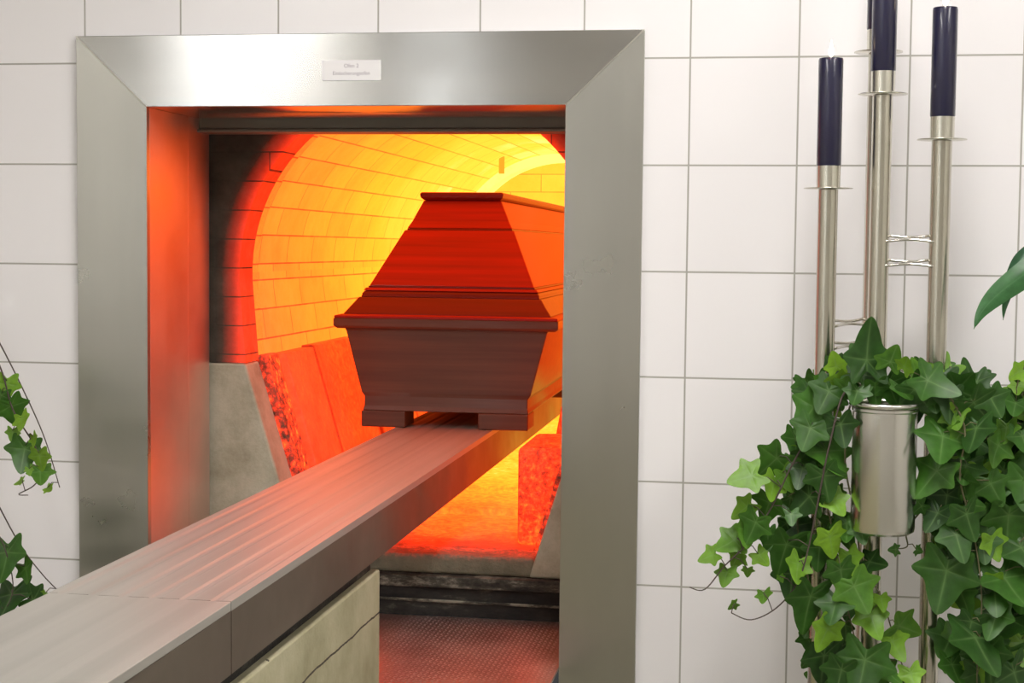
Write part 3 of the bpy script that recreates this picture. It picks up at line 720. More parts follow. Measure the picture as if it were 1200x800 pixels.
IVY = {
    'vase': (
        [[(0.335, -0.25, 1.188), (0.304, -0.27, 1.221), (0.261, -0.29, 1.245), (0.237, -0.31, 1.213), (0.235, -0.31, 1.141), (0.246, -0.3, 1.061), (0.266, -0.31, 0.977), (0.282, -0.3, 0.888), (0.305, -0.3, 0.802), (0.324, -0.3, 0.715), (0.334, -0.3, 0.643)], [(0.32, -0.25, 1.188), (0.284, -0.24, 1.23), (0.239, -0.24, 1.211), (0.229, -0.25, 1.142), (0.216, -0.26, 1.054), (0.21, -0.27, 0.967), (0.234, -0.27, 0.865), (0.262, -0.27, 0.763), (0.282, -0.27, 0.63)], [(0.313, -0.26, 1.189), (0.275, -0.3, 1.22), (0.24, -0.33, 1.172), (0.219, -0.34, 1.13), (0.193, -0.34, 1.079), (0.166, -0.34, 1.018), (0.132, -0.34, 0.959), (0.09, -0.34, 0.914), (0.057, -0.34, 0.872), (0.031, -0.34, 0.874)], [(0.315, -0.27, 1.19), (0.28, -0.33, 1.209), (0.257, -0.35, 1.125), (0.242, -0.35, 1.04), (0.227, -0.35, 0.954), (0.21, -0.35, 0.893), (0.176, -0.35, 0.848), (0.135, -0.35, 0.826), (0.102, -0.35, 0.836)], [(0.326, -0.27, 1.19), (0.293, -0.31, 1.193), (0.284, -0.32, 1.094), (0.305, -0.31, 0.993), (0.316, -0.31, 0.921), (0.349, -0.31, 0.865), (0.375, -0.31, 0.786), (0.398, -0.31, 0.715)], [(0.37, -0.25, 1.189), (0.402, -0.27, 1.224), (0.441, -0.3, 1.227), (0.459, -0.31, 1.183), (0.452, -0.31, 1.112), (0.447, -0.3, 1.039), (0.469, -0.3, 0.954), (0.483, -0.3, 0.84), (0.477, -0.3, 0.724), (0.477, -0.3, 0.651)], [(0.363, -0.25, 1.189), (0.411, -0.25, 1.234), (0.478, -0.27, 1.23), (0.506, -0.28, 1.167), (0.522, -0.28, 1.096), (0.508, -0.28, 1.01), (0.528, -0.28, 0.895), (0.528, -0.28, 0.779), (0.541, -0.28, 0.649)], [(0.376, -0.26, 1.19), (0.431, -0.33, 1.22), (0.471, -0.35, 1.16), (0.466, -0.35, 1.076), (0.49, -0.34, 0.991), (0.507, -0.34, 0.879), (0.503, -0.34, 0.751), (0.512, -0.34, 0.666)], [(0.426, -0.29, 1.026), (0.409, -0.3, 1.009), (0.388, -0.3, 0.977), (0.39, -0.3, 0.951), (0.369, -0.3, 0.946)]],
        [(0.291, -0.281, 0.902, 0.0703, 8, 0.3), (0.293, -0.289, 0.812, 0.0407, -4, 0.15), (0.221, -0.292, 1.104, 0.0623, 29, 0.3), (0.261, -0.298, 1.238, 0.058, 64, 0.08), (0.307, -0.295, 0.648, 0.071, 15, 0.15), (0.274, -0.289, 0.988, 0.0702, 26, 0.3), (0.228, -0.308, 1.165, 0.0403, -15, 0.08), (0.23, -0.293, 1.106, 0.0417, 45, 0.15), (0.299, -0.259, 1.253, 0.063, 61, 0.2), (0.259, -0.286, 1.1, 0.0615, 7, 0.15), (0.242, -0.28, 1.224, 0.0522, 21, 0.3), (0.27, -0.292, 1.23, 0.0672, -17, 0.08), (0.237, -0.302, 1.215, 0.0404, -5, 0.7), (0.219, -0.289, 1.154, 0.0404, -15, 0.3), (0.224, -0.29, 1.207, 0.0549, 4, 0.2), (0.246, -0.301, 1.058, 0.0693, 47, 0.3), (0.223, -0.305, 1.112, 0.056, 29, 0.15), (0.229, -0.287, 1.044, 0.0459, -22, 0.45), (0.344, -0.278, 0.739, 0.0532, -29, 0.3), (0.306, -0.295, 0.692, 0.0548, 4, 0.3), (0.306, -0.284, 0.725, 0.0542, -13, 0.2), (0.299, -0.279, 0.848, 0.0485, 0, 0.2), (0.306, -0.271, 0.729, 0.0618, -12, 0.08), (0.267, -0.295, 1.035, 0.0451, 19, 0.45), (0.297, -0.279, 0.899, 0.0591, 15, 0.15), (0.332, -0.284, 0.708, 0.0708, -29, 0.45), (0.318, -0.292, 0.657, 0.067, 46, 0.3), (0.258, -0.292, 1.219, 0.0599, 25, 0.45), (0.319, -0.295, 0.64, 0.0583, 1, 0.7), (0.278, -0.277, 1.244, 0.0368, -22, 0.2), (0.331, -0.289, 0.658, 0.0504, -7, 0.15), (0.257, -0.302, 1.209, 0.0501, -12, 0.3), (0.332, -0.284, 0.725, 0.0711, -9, 0.45), (0.242, -0.296, 1.109, 0.0656, 28, 0.45), (0.274, -0.285, 0.91, 0.0572, 89, 0.45), (0.277, -0.28, 1.239, 0.0492, -24, 0.45), (0.257, -0.297, 0.965, 0.056, 40, 0.3), (0.327, -0.282, 0.638, 0.0692, -6, 0.2), (0.23, -0.242, 0.849, 0.0354, -28, 0.15), (0.196, -0.254, 1.02, 0.0489, 75, 0.15), (0.233, -0.242, 0.776, 0.0435, 5, 0.2), (0.271, -0.24, 0.774, 0.0505, -26, 0.45), (0.228, -0.247, 0.903, 0.0386, -14, 0.2), (0.228, -0.25, 0.952, 0.0459, 41, 0.45), (0.22, -0.237, 1.211, 0.0566, -9, 0.3), (0.243, -0.251, 0.813, 0.0574, -21, 0.3), (0.28, -0.248, 0.759, 0.0565, 32, 0.08), (0.204, -0.232, 1.12, 0.0533, -23, 0.3), (0.253, -0.255, 0.71, 0.0523, -10, 0.45), (0.19, -0.265, 0.978, 0.0433, 18, 0.08), (0.203, -0.24, 0.888, 0.066, -3, 0.08), (0.241, -0.241, 1.16, 0.0575, -11, 0.2), (0.23, -0.246, 0.878, 0.0407, 22, 0.45), (0.246, -0.223, 1.23, 0.0366, 10, 0.7), (0.225, -0.237, 1.089, 0.0377, -33, 0.7), (0.2, -0.237, 1.079, 0.0396, 2, 0.45), (0.25, -0.248, 1.14, 0.0418, 6, 0.2), (0.195, -0.244, 1.007, 0.0466, 66, 0.15), (0.221, -0.239, 1.218, 0.0531, 27, 0.3), (0.252, -0.223, 1.165, 0.0451, -31, 0.08), (0.206, -0.255, 0.972, 0.0649, 16, 0.08), (0.287, -0.251, 0.639, 0.0392, -56, 0.2), (0.249, -0.246, 0.757, 0.0573, -40, 0.2), (0.238, -0.254, 0.914, 0.0619, 39, 0.45), (0.267, -0.269, 0.647, 0.0368, 9, 0.3), (0.266, -0.256, 0.721, 0.0348, 21, 0.45), (0.263, -0.25, 0.699, 0.0409, 64, 0.3), (0.227, -0.232, 1.216, 0.0399, 31, 0.15), (0.295, -0.231, 1.232, 0.0588, 7, 0.3), (0.236, -0.254, 1.043, 0.0561, 3, 0.7), (0.257, -0.229, 1.181, 0.0576, -27, 0.7), (0.213, -0.233, 1.094, 0.0438, -40, 0.7), (0.274, -0.311, 1.076, 0.0366, -37, 0.7), (0.397, -0.308, 0.724, 0.0274, 9, 0.3), (0.474, -0.275, 0.919, 0.0422, -47, 0.08), (0.466, -0.294, 0.671, 0.0629, 17, 0.15), (0.426, -0.265, 1.237, 0.0594, -56, 0.15), (0.469, -0.277, 0.951, 0.0553, -40, 0.45), (0.48, -0.287, 0.934, 0.0513, 12, 0.08), (0.445, -0.29, 1.209, 0.0497, -22, 0.15), (0.428, -0.288, 1.23, 0.0435, -23, 0.08), (0.44, -0.274, 1.029, 0.0683, -12, 0.08), (0.438, -0.289, 1.23, 0.0673, -19, 0.15), (0.462, -0.271, 0.97, 0.0634, 81, 0.7), (0.418, -0.267, 1.237, 0.0686, -13, 0.15), (0.467, -0.287, 1.177, 0.0428, 27, 0.45), (0.401, -0.266, 1.207, 0.0693, -4, 0.08), (0.454, -0.309, 1.192, 0.0521, 86, 0.45), (0.458, -0.282, 0.935, 0.0499, -13, 0.3), (0.467, -0.286, 0.799, 0.0724, -14, 0.3), (0.433, -0.29, 1.2, 0.0462, -2, 0.15), (0.476, -0.299, 0.794, 0.0746, 0, 0.45), (0.466, -0.303, 1.19, 0.0567, 13, 0.45), (0.463, -0.303, 1.127, 0.0528, -27, 0.7), (0.493, -0.296, 0.75, 0.0545, 20, 0.08), (0.433, -0.267, 1.215, 0.0504, -35, 0.2), (0.447, -0.295, 1.048, 0.0437, -6, 0.45), (0.45, -0.299, 0.981, 0.0516, -15, 0.2), (0.452, -0.287, 1.023, 0.0646, 11, 0.7), (0.444, -0.271, 1.004, 0.0551, -45, 0.08), (0.476, -0.297, 0.908, 0.0433, -28, 0.7), (0.469, -0.299, 1.103, 0.0729, 36, 0.08), (0.492, -0.279, 0.814, 0.0718, 30, 0.45), (0.459, -0.29, 1.006, 0.0448, -49, 0.45), (0.471, -0.283, 1.072, 0.0537, -23, 0.7), (0.464, -0.283, 0.97, 0.0645, -4, 0.7), (0.469, -0.276, 0.667, 0.0508, 4, 0.15), (0.427, -0.274, 1.235, 0.0634, -13, 0.7), (0.496, -0.287, 0.754, 0.0551, -75, 0.2), (0.436, -0.293, 1.068, 0.0521, -14, 0.15), (0.467, -0.26, 1.227, 0.0475, -42, 0.7), (0.495, -0.264, 1.129, 0.0458, -28, 0.08), (0.526, -0.273, 1.148, 0.0755, -22, 0.3), (0.508, -0.27, 0.785, 0.0448, -63, 0.2), (0.5, -0.256, 0.962, 0.0683, 18, 0.45), (0.544, -0.277, 0.672, 0.0445, -52, 0.08), (0.483, -0.244, 1.217, 0.0741, 3, 0.45), (0.498, -0.276, 1.058, 0.0768, -26, 0.08), (0.54, -0.257, 1.039, 0.0433, -5, 0.08), (0.552, -0.27, 0.809, 0.0479, -29, 0.15), (0.509, -0.263, 1.158, 0.0703, -9, 0.08), (0.496, -0.26, 1.042, 0.0495, 30, 0.08), (0.499, -0.264, 1.228, 0.0569, 38, 0.15), (0.448, -0.239, 1.219, 0.0408, -57, 0.2), (0.51, -0.254, 0.809, 0.0766, 82, 0.15), (0.538, -0.272, 0.671, 0.0438, 44, 0.7), (0.499, -0.265, 1.082, 0.0696, 53, 0.7), (0.527, -0.257, 0.964, 0.0415, -64, 0.3), (0.542, -0.28, 0.82, 0.0744, 8, 0.2), (0.495, -0.24, 1.23, 0.0772, -19, 0.15), (0.504, -0.28, 1.127, 0.0543, -40, 0.3), (0.453, -0.256, 1.248, 0.056, -45, 0.7), (0.433, -0.248, 1.217, 0.0631, 7, 0.45), (0.411, -0.231, 1.233, 0.0506, 78, 0.2), (0.502, -0.253, 1.149, 0.0744, -27, 0.08), (0.514, -0.263, 0.955, 0.0586, -10, 0.15), (0.523, -0.268, 0.694, 0.0411, 4, 0.08), (0.426, -0.232, 1.235, 0.0596, 52, 0.2), (0.436, -0.247, 1.248, 0.0551, 29, 0.3), (0.442, -0.255, 1.216, 0.062, 4, 0.45), (0.557, -0.275, 0.689, 0.052, 13, 0.3), (0.423, -0.242, 1.227, 0.0443, -6, 0.45), (0.512, -0.28, 1.127, 0.043, -42, 0.08), (0.421, -0.229, 1.235, 0.046, -18, 0.2), (0.528, -0.272, 0.825, 0.0453, 26, 0.15), (0.506, -0.267, 0.971, 0.0736, 4, 0.15), (0.515, -0.276, 0.979, 0.054, -52, 0.45), (0.532, -0.276, 1.074, 0.0628, 15, 0.7), (0.513, -0.259, 1.03, 0.0608, -15, 0.45), (0.436, -0.236, 1.23, 0.065, -54, 0.7), (0.55, -0.268, 0.787, 0.0509, -13, 0.2), (0.422, -0.236, 1.231, 0.0746, 36, 0.15), (0.521, -0.326, 0.896, 0.0525, 66, 0.7), (0.482, -0.341, 1.031, 0.0398, 90, 0.3), (0.467, -0.347, 1.152, 0.0448, -41, 0.45), (0.507, -0.327, 0.971, 0.054, 18, 0.2), (0.498, -0.329, 0.762, 0.0423, 21, 0.7), (0.493, -0.337, 0.84, 0.0548, -18, 0.08), (0.455, -0.338, 1.18, 0.0517, 34, 0.7), (0.478, -0.324, 1.094, 0.0596, -6, 0.2), (0.448, -0.333, 1.208, 0.06, -7, 0.08), (0.519, -0.328, 0.785, 0.0378, 21, 0.15), (0.493, -0.325, 1.035, 0.0537, -15, 0.08), (0.472, -0.327, 1.003, 0.0381, 30, 0.08), (0.511, -0.331, 0.895, 0.0381, -62, 0.08), (0.473, -0.331, 1.133, 0.0458, 19, 0.15), (0.313, -0.339, 1.26, 0.0899, 180, 0.1), (0.305, -0.322, 1.237, 0.0725, 150, 0.15), (0.266, -0.331, 1.251, 0.0391, -150, 0.9), (0.374, -0.345, 1.255, 0.0348, 150, 0.8), (0.408, -0.348, 1.235, 0.0696, 60, 0.35), (0.459, -0.317, 1.219, 0.0812, 60, 0.15), (0.255, -0.334, 1.213, 0.0667, -20, 0.2), (0.232, -0.334, 1.187, 0.0725, -40, 0.4), (0.35, -0.318, 1.228, 0.0638, 20, 0.2), (0.283, -0.33, 1.216, 0.0493, -60, 0.5), (0.39, -0.332, 1.219, 0.0638, 30, 0.15), (0.511, -0.34, 1.209, 0.0551, 20, 0.25), (0.439, -0.324, 1.191, 0.0696, -10, 0.4), (0.463, -0.341, 1.189, 0.0348, 0, 0.95), (0.328, -0.334, 1.222, 0.0522, 0, 0.3), (0.273, -0.323, 1.227, 0.0435, -100, 0.7), (0.37, -0.329, 1.218, 0.0493, 0, 0.4), (0.3, -0.345, 1.214, 0.0435, -20, 0.2), (0.351, -0.343, 1.261, 0.0493, 160, 0.5), (0.393, -0.326, 1.242, 0.0435, 120, 0.6), (0.421, -0.324, 1.209, 0.0493, 10, 0.2), (0.483, -0.346, 1.202, 0.0638, 50, 0.15), (0.251, -0.315, 1.111, 0.0899, 10, 0.45), (0.226, -0.345, 1.152, 0.0667, -30, 0.35), (0.274, -0.344, 1.16, 0.0609, 20, 0.1), (0.248, -0.347, 1.075, 0.0638, 10, 0.12), (0.264, -0.334, 1.031, 0.0493, 10, 0.75), (0.229, -0.328, 1.036, 0.0667, -30, 0.12), (0.215, -0.32, 1.08, 0.0522, -10, 0.1), (0.26, -0.344, 0.973, 0.0551, 5, 0.95), (0.191, -0.326, 0.955, 0.0783, -20, 0.18), (0.21, -0.346, 0.924, 0.0493, -30, 0.75), (0.294, -0.33, 0.938, 0.0464, 20, 0.75), (0.301, -0.341, 0.891, 0.0754, 20, 0.5), (0.232, -0.338, 0.872, 0.0899, -15, 0.15), (0.261, -0.348, 0.819, 0.0609, -20, 0.75), (0.256, -0.325, 0.769, 0.0783, -10, 0.15), (0.324, -0.346, 0.771, 0.0928, 5, 0.3), (0.331, -0.323, 0.838, 0.0609, 15, 0.7), (0.274, -0.338, 0.86, 0.0638, 0, 0.15), (0.375, -0.329, 0.824, 0.0696, 60, 0.45), (0.366, -0.328, 0.798, 0.0493, 20, 0.85), (0.398, -0.333, 0.747, 0.0464, 30, 0.8), (0.289, -0.319, 0.991, 0.0522, 20, 0.4), (0.327, -0.318, 0.926, 0.0522, 80, 0.12), (0.286, -0.34, 0.75, 0.0638, 0, 0.2), (0.31, -0.338, 0.986, 0.0406, 10, 0.4), (0.245, -0.319, 0.949, 0.0638, -10, 0.25), (0.279, -0.345, 0.919, 0.058, 10, 0.3), (0.347, -0.335, 0.87, 0.029, 20, 0.8), (0.353, -0.335, 0.753, 0.0493, 20, 0.4), (0.174, -0.316, 1.097, 0.0696, -40, 0.45), (0.133, -0.346, 1.068, 0.0638, -70, 0.7), (0.168, -0.327, 1.055, 0.0551, -20, 0.75), (0.162, -0.324, 1.023, 0.0609, -30, 0.4), (0.126, -0.325, 1.014, 0.0435, -60, 0.75), (0.141, -0.35, 0.993, 0.0609, -20, 0.4), (0.106, -0.317, 0.954, 0.058, -40, 0.65), (0.07, -0.339, 0.931, 0.0377, -50, 0.75), (0.093, -0.32, 0.899, 0.0406, 0, 0.7), (0.124, -0.327, 0.974, 0.0493, -30, 0.55), (0.146, -0.335, 0.933, 0.0348, 60, 0.75), (0.127, -0.321, 0.905, 0.0203, 0, 0.6), (0.155, -0.326, 0.865, 0.029, 30, 0.5), (0.107, -0.338, 0.849, 0.0203, -70, 0.6), (0.181, -0.324, 0.895, 0.0159, 0, 0.6), (0.197, -0.332, 1.004, 0.0319, 10, 0.4), (0.111, -0.325, 0.93, 0.0406, -20, 0.6), (0.16, -0.328, 0.969, 0.0435, 20, 0.3), (0.183, -0.322, 1.069, 0.0435, 20, 0.6), (0.438, -0.344, 1.144, 0.0841, -10, 0.35), (0.434, -0.333, 1.086, 0.0841, -20, 0.35), (0.491, -0.35, 1.16, 0.0754, 20, 0.15), (0.464, -0.322, 1.121, 0.0667, 10, 0.2), (0.45, -0.323, 1.046, 0.0638, 0, 0.12), (0.503, -0.321, 1.087, 0.0493, 10, 0.75), (0.477, -0.348, 1.02, 0.0696, 10, 0.15), (0.436, -0.331, 1.016, 0.0609, -10, 0.12), (0.521, -0.333, 0.974, 0.0522, 10, 0.85), (0.462, -0.346, 0.984, 0.0667, 0, 0.2), (0.451, -0.343, 0.926, 0.0986, -10, 0.2), (0.496, -0.316, 0.873, 0.0696, 10, 0.8), (0.5, -0.32, 0.952, 0.0638, 0, 0.25), (0.495, -0.342, 0.815, 0.1014, -5, 0.15), (0.464, -0.321, 0.762, 0.0551, -10, 0.3), (0.512, -0.327, 0.755, 0.0754, 0, 0.2), (0.515, -0.337, 1.069, 0.0638, 20, 0.3), (0.511, -0.327, 1.018, 0.0725, 10, 0.15), (0.471, -0.342, 1.075, 0.0638, 0, 0.2), (0.408, -0.34, 1.027, 0.0348, -40, 0.15), (0.368, -0.35, 0.955, 0.0203, -80, 0.3), (0.403, -0.327, 0.951, 0.0203, 80, 0.3), (0.474, -0.33, 0.889, 0.0638, 10, 0.2), (0.529, -0.324, 0.89, 0.0725, 0, 0.2), (0.479, -0.332, 0.94, 0.058, 10, 0.15), (0.52, -0.335, 0.793, 0.0812, 10, 0.2), (0.532, -0.339, 0.854, 0.0638, 0, 0.3)]),
    'right': (
        [[(0.662, -0.25, 1.24), (0.597, -0.26, 1.232), (0.562, -0.27, 1.182), (0.555, -0.27, 1.096), (0.568, -0.27, 0.996), (0.559, -0.27, 0.895), (0.574, -0.27, 0.779), (0.572, -0.27, 0.648)], [(0.662, -0.27, 1.241), (0.605, -0.29, 1.242), (0.579, -0.3, 1.157), (0.585, -0.3, 1.044), (0.583, -0.3, 0.902), (0.594, -0.3, 0.788), (0.586, -0.3, 0.658)], [(0.66, -0.26, 1.24), (0.609, -0.3, 1.271), (0.566, -0.32, 1.257), (0.555, -0.32, 1.222)]],
        [(0.563, -0.257, 0.845, 0.064, -5, 0.2), (0.551, -0.264, 0.986, 0.0538, -11, 0.15), (0.58, -0.251, 1.208, 0.0656, -8, 0.7), (0.575, -0.249, 0.813, 0.059, -1, 0.45), (0.571, -0.241, 1.173, 0.0552, -8, 0.45), (0.545, -0.257, 1.092, 0.0378, -22, 0.2), (0.575, -0.267, 1.186, 0.0645, -17, 0.15), (0.559, -0.256, 1.065, 0.0386, 15, 0.15), (0.577, -0.244, 0.87, 0.0642, 54, 0.3), (0.589, -0.248, 0.782, 0.0664, -31, 0.7), (0.56, -0.247, 1.187, 0.0614, 15, 0.15), (0.544, -0.266, 1.082, 0.0503, 40, 0.2), (0.569, -0.247, 1.175, 0.0707, -12, 0.2), (0.581, -0.24, 0.853, 0.0505, -37, 0.7), (0.574, -0.256, 0.939, 0.0656, 42, 0.45), (0.556, -0.27, 1.056, 0.0717, -23, 0.3), (0.569, -0.263, 1.14, 0.0564, -24, 0.08), (0.582, -0.24, 1.224, 0.0499, -40, 0.08), (0.563, -0.268, 1.131, 0.0557, -49, 0.7), (0.585, -0.255, 1.2, 0.0452, -60, 0.3), (0.557, -0.263, 1.148, 0.0611, -4, 0.2), (0.585, -0.244, 1.219, 0.0432, 15, 0.3), (0.58, -0.25, 1.221, 0.0614, 57, 0.2), (0.613, -0.243, 1.221, 0.0701, 40, 0.2), (0.558, -0.255, 1.102, 0.056, 35, 0.3), (0.551, -0.266, 1.049, 0.0702, 23, 0.08), (0.577, -0.252, 1.046, 0.0504, -18, 0.3), (0.569, -0.246, 1.191, 0.0582, -12, 0.08), (0.577, -0.243, 1.213, 0.0476, 38, 0.15), (0.564, -0.258, 0.861, 0.0573, 8, 0.3), (0.596, -0.29, 0.913, 0.0542, -12, 0.2), (0.594, -0.288, 1.065, 0.0704, -12, 0.3), (0.577, -0.286, 0.647, 0.063, -4, 0.3), (0.625, -0.281, 1.248, 0.0445, 21, 0.45), (0.573, -0.294, 0.984, 0.0444, -45, 0.45), (0.571, -0.297, 0.886, 0.057, 30, 0.2), (0.575, -0.285, 0.891, 0.0393, -6, 0.08), (0.607, -0.289, 0.716, 0.0486, 42, 0.08), (0.6, -0.278, 1.251, 0.0719, 0, 0.08), (0.606, -0.289, 0.806, 0.0697, 13, 0.2), (0.569, -0.295, 1.157, 0.04, -8, 0.08), (0.594, -0.278, 0.818, 0.0396, -40, 0.45), (0.59, -0.278, 1.18, 0.0545, 20, 0.7), (0.595, -0.277, 1.232, 0.071, 0, 0.7), (0.594, -0.29, 0.832, 0.0513, -46, 0.45), (0.57, -0.293, 1.141, 0.058, -51, 0.08), (0.573, -0.281, 0.95, 0.051, 14, 0.15), (0.6, -0.277, 1.184, 0.0583, 66, 0.7), (0.576, -0.292, 0.921, 0.0483, -38, 0.45), (0.596, -0.272, 0.874, 0.0574, -27, 0.08), (0.584, -0.291, 1.117, 0.0605, -7, 0.45), (0.581, -0.281, 0.92, 0.0567, 39, 0.7), (0.613, -0.284, 1.236, 0.055, 27, 0.15), (0.592, -0.291, 1.144, 0.0599, 5, 0.08), (0.572, -0.273, 0.903, 0.0475, -25, 0.3), (0.604, -0.27, 1.066, 0.0687, 10, 0.45), (0.528, -0.328, 1.131, 0.0522, -30, 0.4), (0.544, -0.295, 1.085, 0.0783, 0, 0.4), (0.566, -0.316, 1.145, 0.058, -10, 0.2), (0.556, -0.309, 1.197, 0.0493, -20, 0.35), (0.559, -0.323, 1.251, 0.0348, -70, 0.9), (0.559, -0.303, 1.225, 0.029, -10, 0.85), (0.548, -0.321, 1.018, 0.0928, 5, 0.25), (0.557, -0.312, 0.952, 0.0203, 0, 0.9), (0.542, -0.324, 0.912, 0.0928, 0, 0.25), (0.569, -0.315, 0.961, 0.0725, 10, 0.2), (0.561, -0.302, 0.837, 0.0783, 0, 0.2), (0.555, -0.306, 0.78, 0.0899, 0, 0.25), (0.562, -0.324, 0.757, 0.0783, 10, 0.15), (0.572, -0.317, 1.075, 0.0725, 0, 0.35), (0.58, -0.301, 0.888, 0.0725, 0, 0.35), (0.578, -0.3, 0.801, 0.058, 0, 0.75), (0.574, -0.298, 1.015, 0.058, 0, 0.15), (0.543, -0.31, 1.157, 0.0435, 10, 0.6)]),
    'left': (
        [[(-1.501, -0.2, 1.365), (-1.326, -0.2, 1.316), (-1.283, -0.2, 1.25), (-1.231, -0.2, 1.152), (-1.193, -0.2, 1.069), (-1.165, -0.2, 0.98)], [(-1.501, -0.2, 1.365), (-1.324, -0.22, 1.288), (-1.273, -0.22, 1.208), (-1.248, -0.22, 1.128), (-1.203, -0.22, 1.057), (-1.195, -0.22, 1.008), (-1.208, -0.22, 0.985), (-1.238, -0.22, 0.968), (-1.219, -0.22, 0.967)], [(-1.501, -0.2, 1.365), (-1.354, -0.2, 1.156), (-1.321, -0.2, 1.001), (-1.287, -0.2, 0.937), (-1.244, -0.2, 0.864), (-1.201, -0.2, 0.812), (-1.165, -0.2, 0.778)], [(-1.489, -0.22, 1.366), (-1.353, -0.22, 1.093), (-1.292, -0.24, 0.935), (-1.258, -0.24, 0.871), (-1.241, -0.24, 0.791), (-1.268, -0.24, 0.733)]],
        [(-1.264, -0.213, 1.179, 0.0493, -10, 0.75), (-1.255, -0.217, 1.137, 0.0638, 20, 0.45), (-1.225, -0.23, 1.113, 0.0406, 40, 0.85), (-1.232, -0.206, 1.055, 0.0696, -20, 0.3), (-1.192, -0.225, 1.046, 0.0493, 10, 0.7), (-1.193, -0.223, 1.014, 0.0464, 10, 0.5), (-1.236, -0.21, 0.992, 0.0232, -30, 0.85), (-1.21, -0.234, 1.018, 0.0174, 0, 0.8), (-1.183, -0.212, 0.98, 0.0232, 60, 0.85), (-1.269, -0.223, 1.157, 0.0435, -30, 0.4), (-1.205, -0.223, 1.078, 0.029, 30, 0.8), (-1.25, -0.218, 1.087, 0.0261, 0, 0.6), (-1.254, -0.232, 0.862, 0.0841, 10, 0.3), (-1.219, -0.232, 0.832, 0.0493, 30, 0.35), (-1.253, -0.215, 0.777, 0.0986, 20, 0.12), (-1.206, -0.232, 0.77, 0.0638, 60, 0.15), (-1.267, -0.235, 0.748, 0.0638, -20, 0.2), (-1.178, -0.236, 0.785, 0.0174, -30, 0.8), (-1.292, -0.224, 0.834, 0.0725, 0, 0.3), (-1.162, -0.224, 0.775, 0.0116, 0, 0.6)]),
}

iv = thing('ivy', 'large trailing green ivy spilling over both sides of the steel vase', 'ivy plant', (VX, VY, VZ1))
ivy_plant('vase', iv, (2, 3))
def wall_pot(x, y, z, root):
    bm = bmesh.new(); lathe(bm, [(0, z - .2), (.05, z - .2), (.055, z - .19), (.055, z), (.052, z), (.052, z - .03), (0, z - .03)], x, y, 48); link('pot', bm, M['vase'], root, smooth=True)
    link('wall_bracket', B(x - .01, x + .01, y + .055, 0, z - .12, z - .09), M['bracket'], root)
v0 = IVY['right'][0][0][0]
iv2 = thing('ivy', 'dense ivy hanging down along the right edge of the picture', 'ivy plant', (v0[0], v0[1], v0[2]))
ivy_plant('right', iv2); wall_pot(v0[0], v0[1], v0[2] + .005, iv2)
v1 = IVY['left'][0][0][0]
iv3 = thing('ivy', 'thin ivy strands with bare curved stems left of the steel surround', 'ivy plant', (v1[0], v1[1], v1[2]))
ivy_plant('left', iv3, (0, 1, 2, 3)); wall_pot(v1[0], v1[1] + .02, v1[2] + .005, iv3)

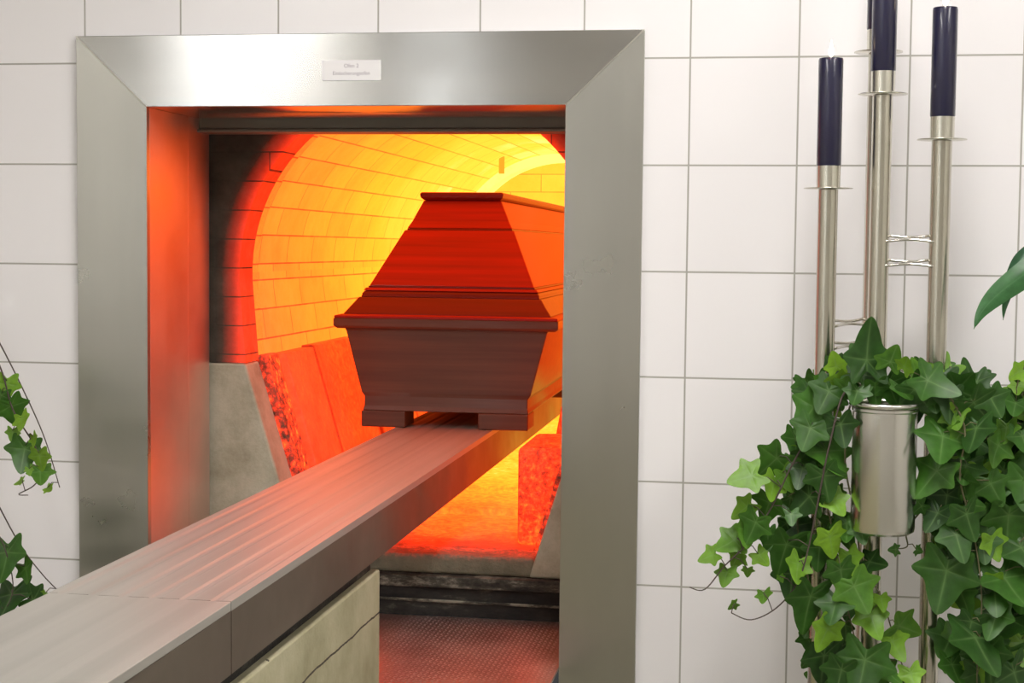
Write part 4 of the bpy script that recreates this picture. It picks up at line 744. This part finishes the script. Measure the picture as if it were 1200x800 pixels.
# broad drooping leaves entering from the right
br = thing('broadleaf_plant', 'dark drooping pointed broad leaves at the right edge above the ivy', 'plant', (v0[0], v0[1], v0[2]))
def blade(pts, width, roll, tint):
    P = spline(pts, 6); bm = bmesh.new(); lt = bm.verts.layers.float.new('tint'); lv = bm.verts.layers.float.new('vein')
    rows = []; m = len(P)
    for i, p in enumerate(P):
        d = (P[min(i + 1, m - 1)] - P[max(i - 1, 0)]).normalized(); k = i / (m - 1)
        w = width * (math.sin(PI * min(1, k * 1.02) ** .72) ** .9) * (1 - .25 * k) if 0 < k < 1 else .0006
        side = d.cross(Vector((0, -1, 0))).normalized(); side = Matrix.Rotation(roll, 3, d) @ side
        nrm = d.cross(side).normalized()
        row = []
        for u in (-1, -.5, 0, .5, 1):
            q = bm.verts.new(p + side * w * u + nrm * (abs(u) * w * .35)); q[lt] = tint; q[lv] = 1.0 if u == 0 else 0.0; row.append(q)
        rows.append(row)
    for a, b in zip(rows, rows[1:]):
        for i in range(4):
            f = bm.faces.new((a[i], a[i + 1], b[i + 1], b[i])); f.smooth = True
    me = bpy.data.meshes.new('leaf'); bm.to_mesh(me); bm.free(); me.materials.append(M['broad'])
    o = bpy.data.objects.new('leaf', me); C.objects.link(o); o.parent = br; o.matrix_parent_inverse = Matrix.Translation(-Vector(br.location))
    bm = bmesh.new(); tube(bm, spline([(v0[0], v0[1], v0[2] - .02), (v0[0] - .01, v0[1] - .02, (v0[2] + pts[0][2]) / 2 + .03), pts[0]], 6), .0018, 6); link('stalk', bm, M['stem'], br, smooth=True)
blade([(.650, -.27, 1.475), (.610, -.29, 1.465), (.565, -.30, 1.437), (.545, -.30, 1.412), (.533, -.30, 1.392)], .020, .5, .1)
blade([(.655, -.30, 1.462), (.610, -.32, 1.445), (.565, -.33, 1.412), (.520, -.33, 1.375), (.495, -.33, 1.345), (.484, -.33, 1.318)], .024, .15, .5)
blade([(.640, -.28, 1.440), (.590, -.29, 1.425), (.552, -.30, 1.395), (.538, -.30, 1.360), (.534, -.30, 1.332)], .014, -.5, .35)

# ------------------------------------------------------------------ camera, world, view
X, D, Z = .15025, 2.95747, 1.8 - .3566
rr = Vector((0.98679931, 0.16161972, 0.01030442)); uu = Vector((-0.01989863, 0.05785702, 0.99812655)); ff = Vector((-0.16072075, 0.98515564, -0.06030928))
cam = bpy.data.cameras.new('camera'); co_ = bpy.data.objects.new('camera', cam); C.objects.link(co_)
cam.sensor_width = 36; cam.lens = 1828.14 / 1200 * 36; cam.clip_start = .02
m3 = Matrix((rr, uu, -ff)).transposed().to_4x4(); m3.translation = Vector((X, -D, Z)); co_.matrix_world = m3
S.camera = co_
w = bpy.data.worlds.new('world'); S.world = w; w.use_nodes = True
w.node_tree.nodes['Background'].inputs[0].default_value = (1, 1, 1, 1); w.node_tree.nodes['Background'].inputs[1].default_value = .05
S.view_settings.view_transform = 'Standard'; S.view_settings.look = 'None'; S.view_settings.gamma = 1
S.view_settings.use_curve_mapping = False; S.view_settings.exposure = EXPO
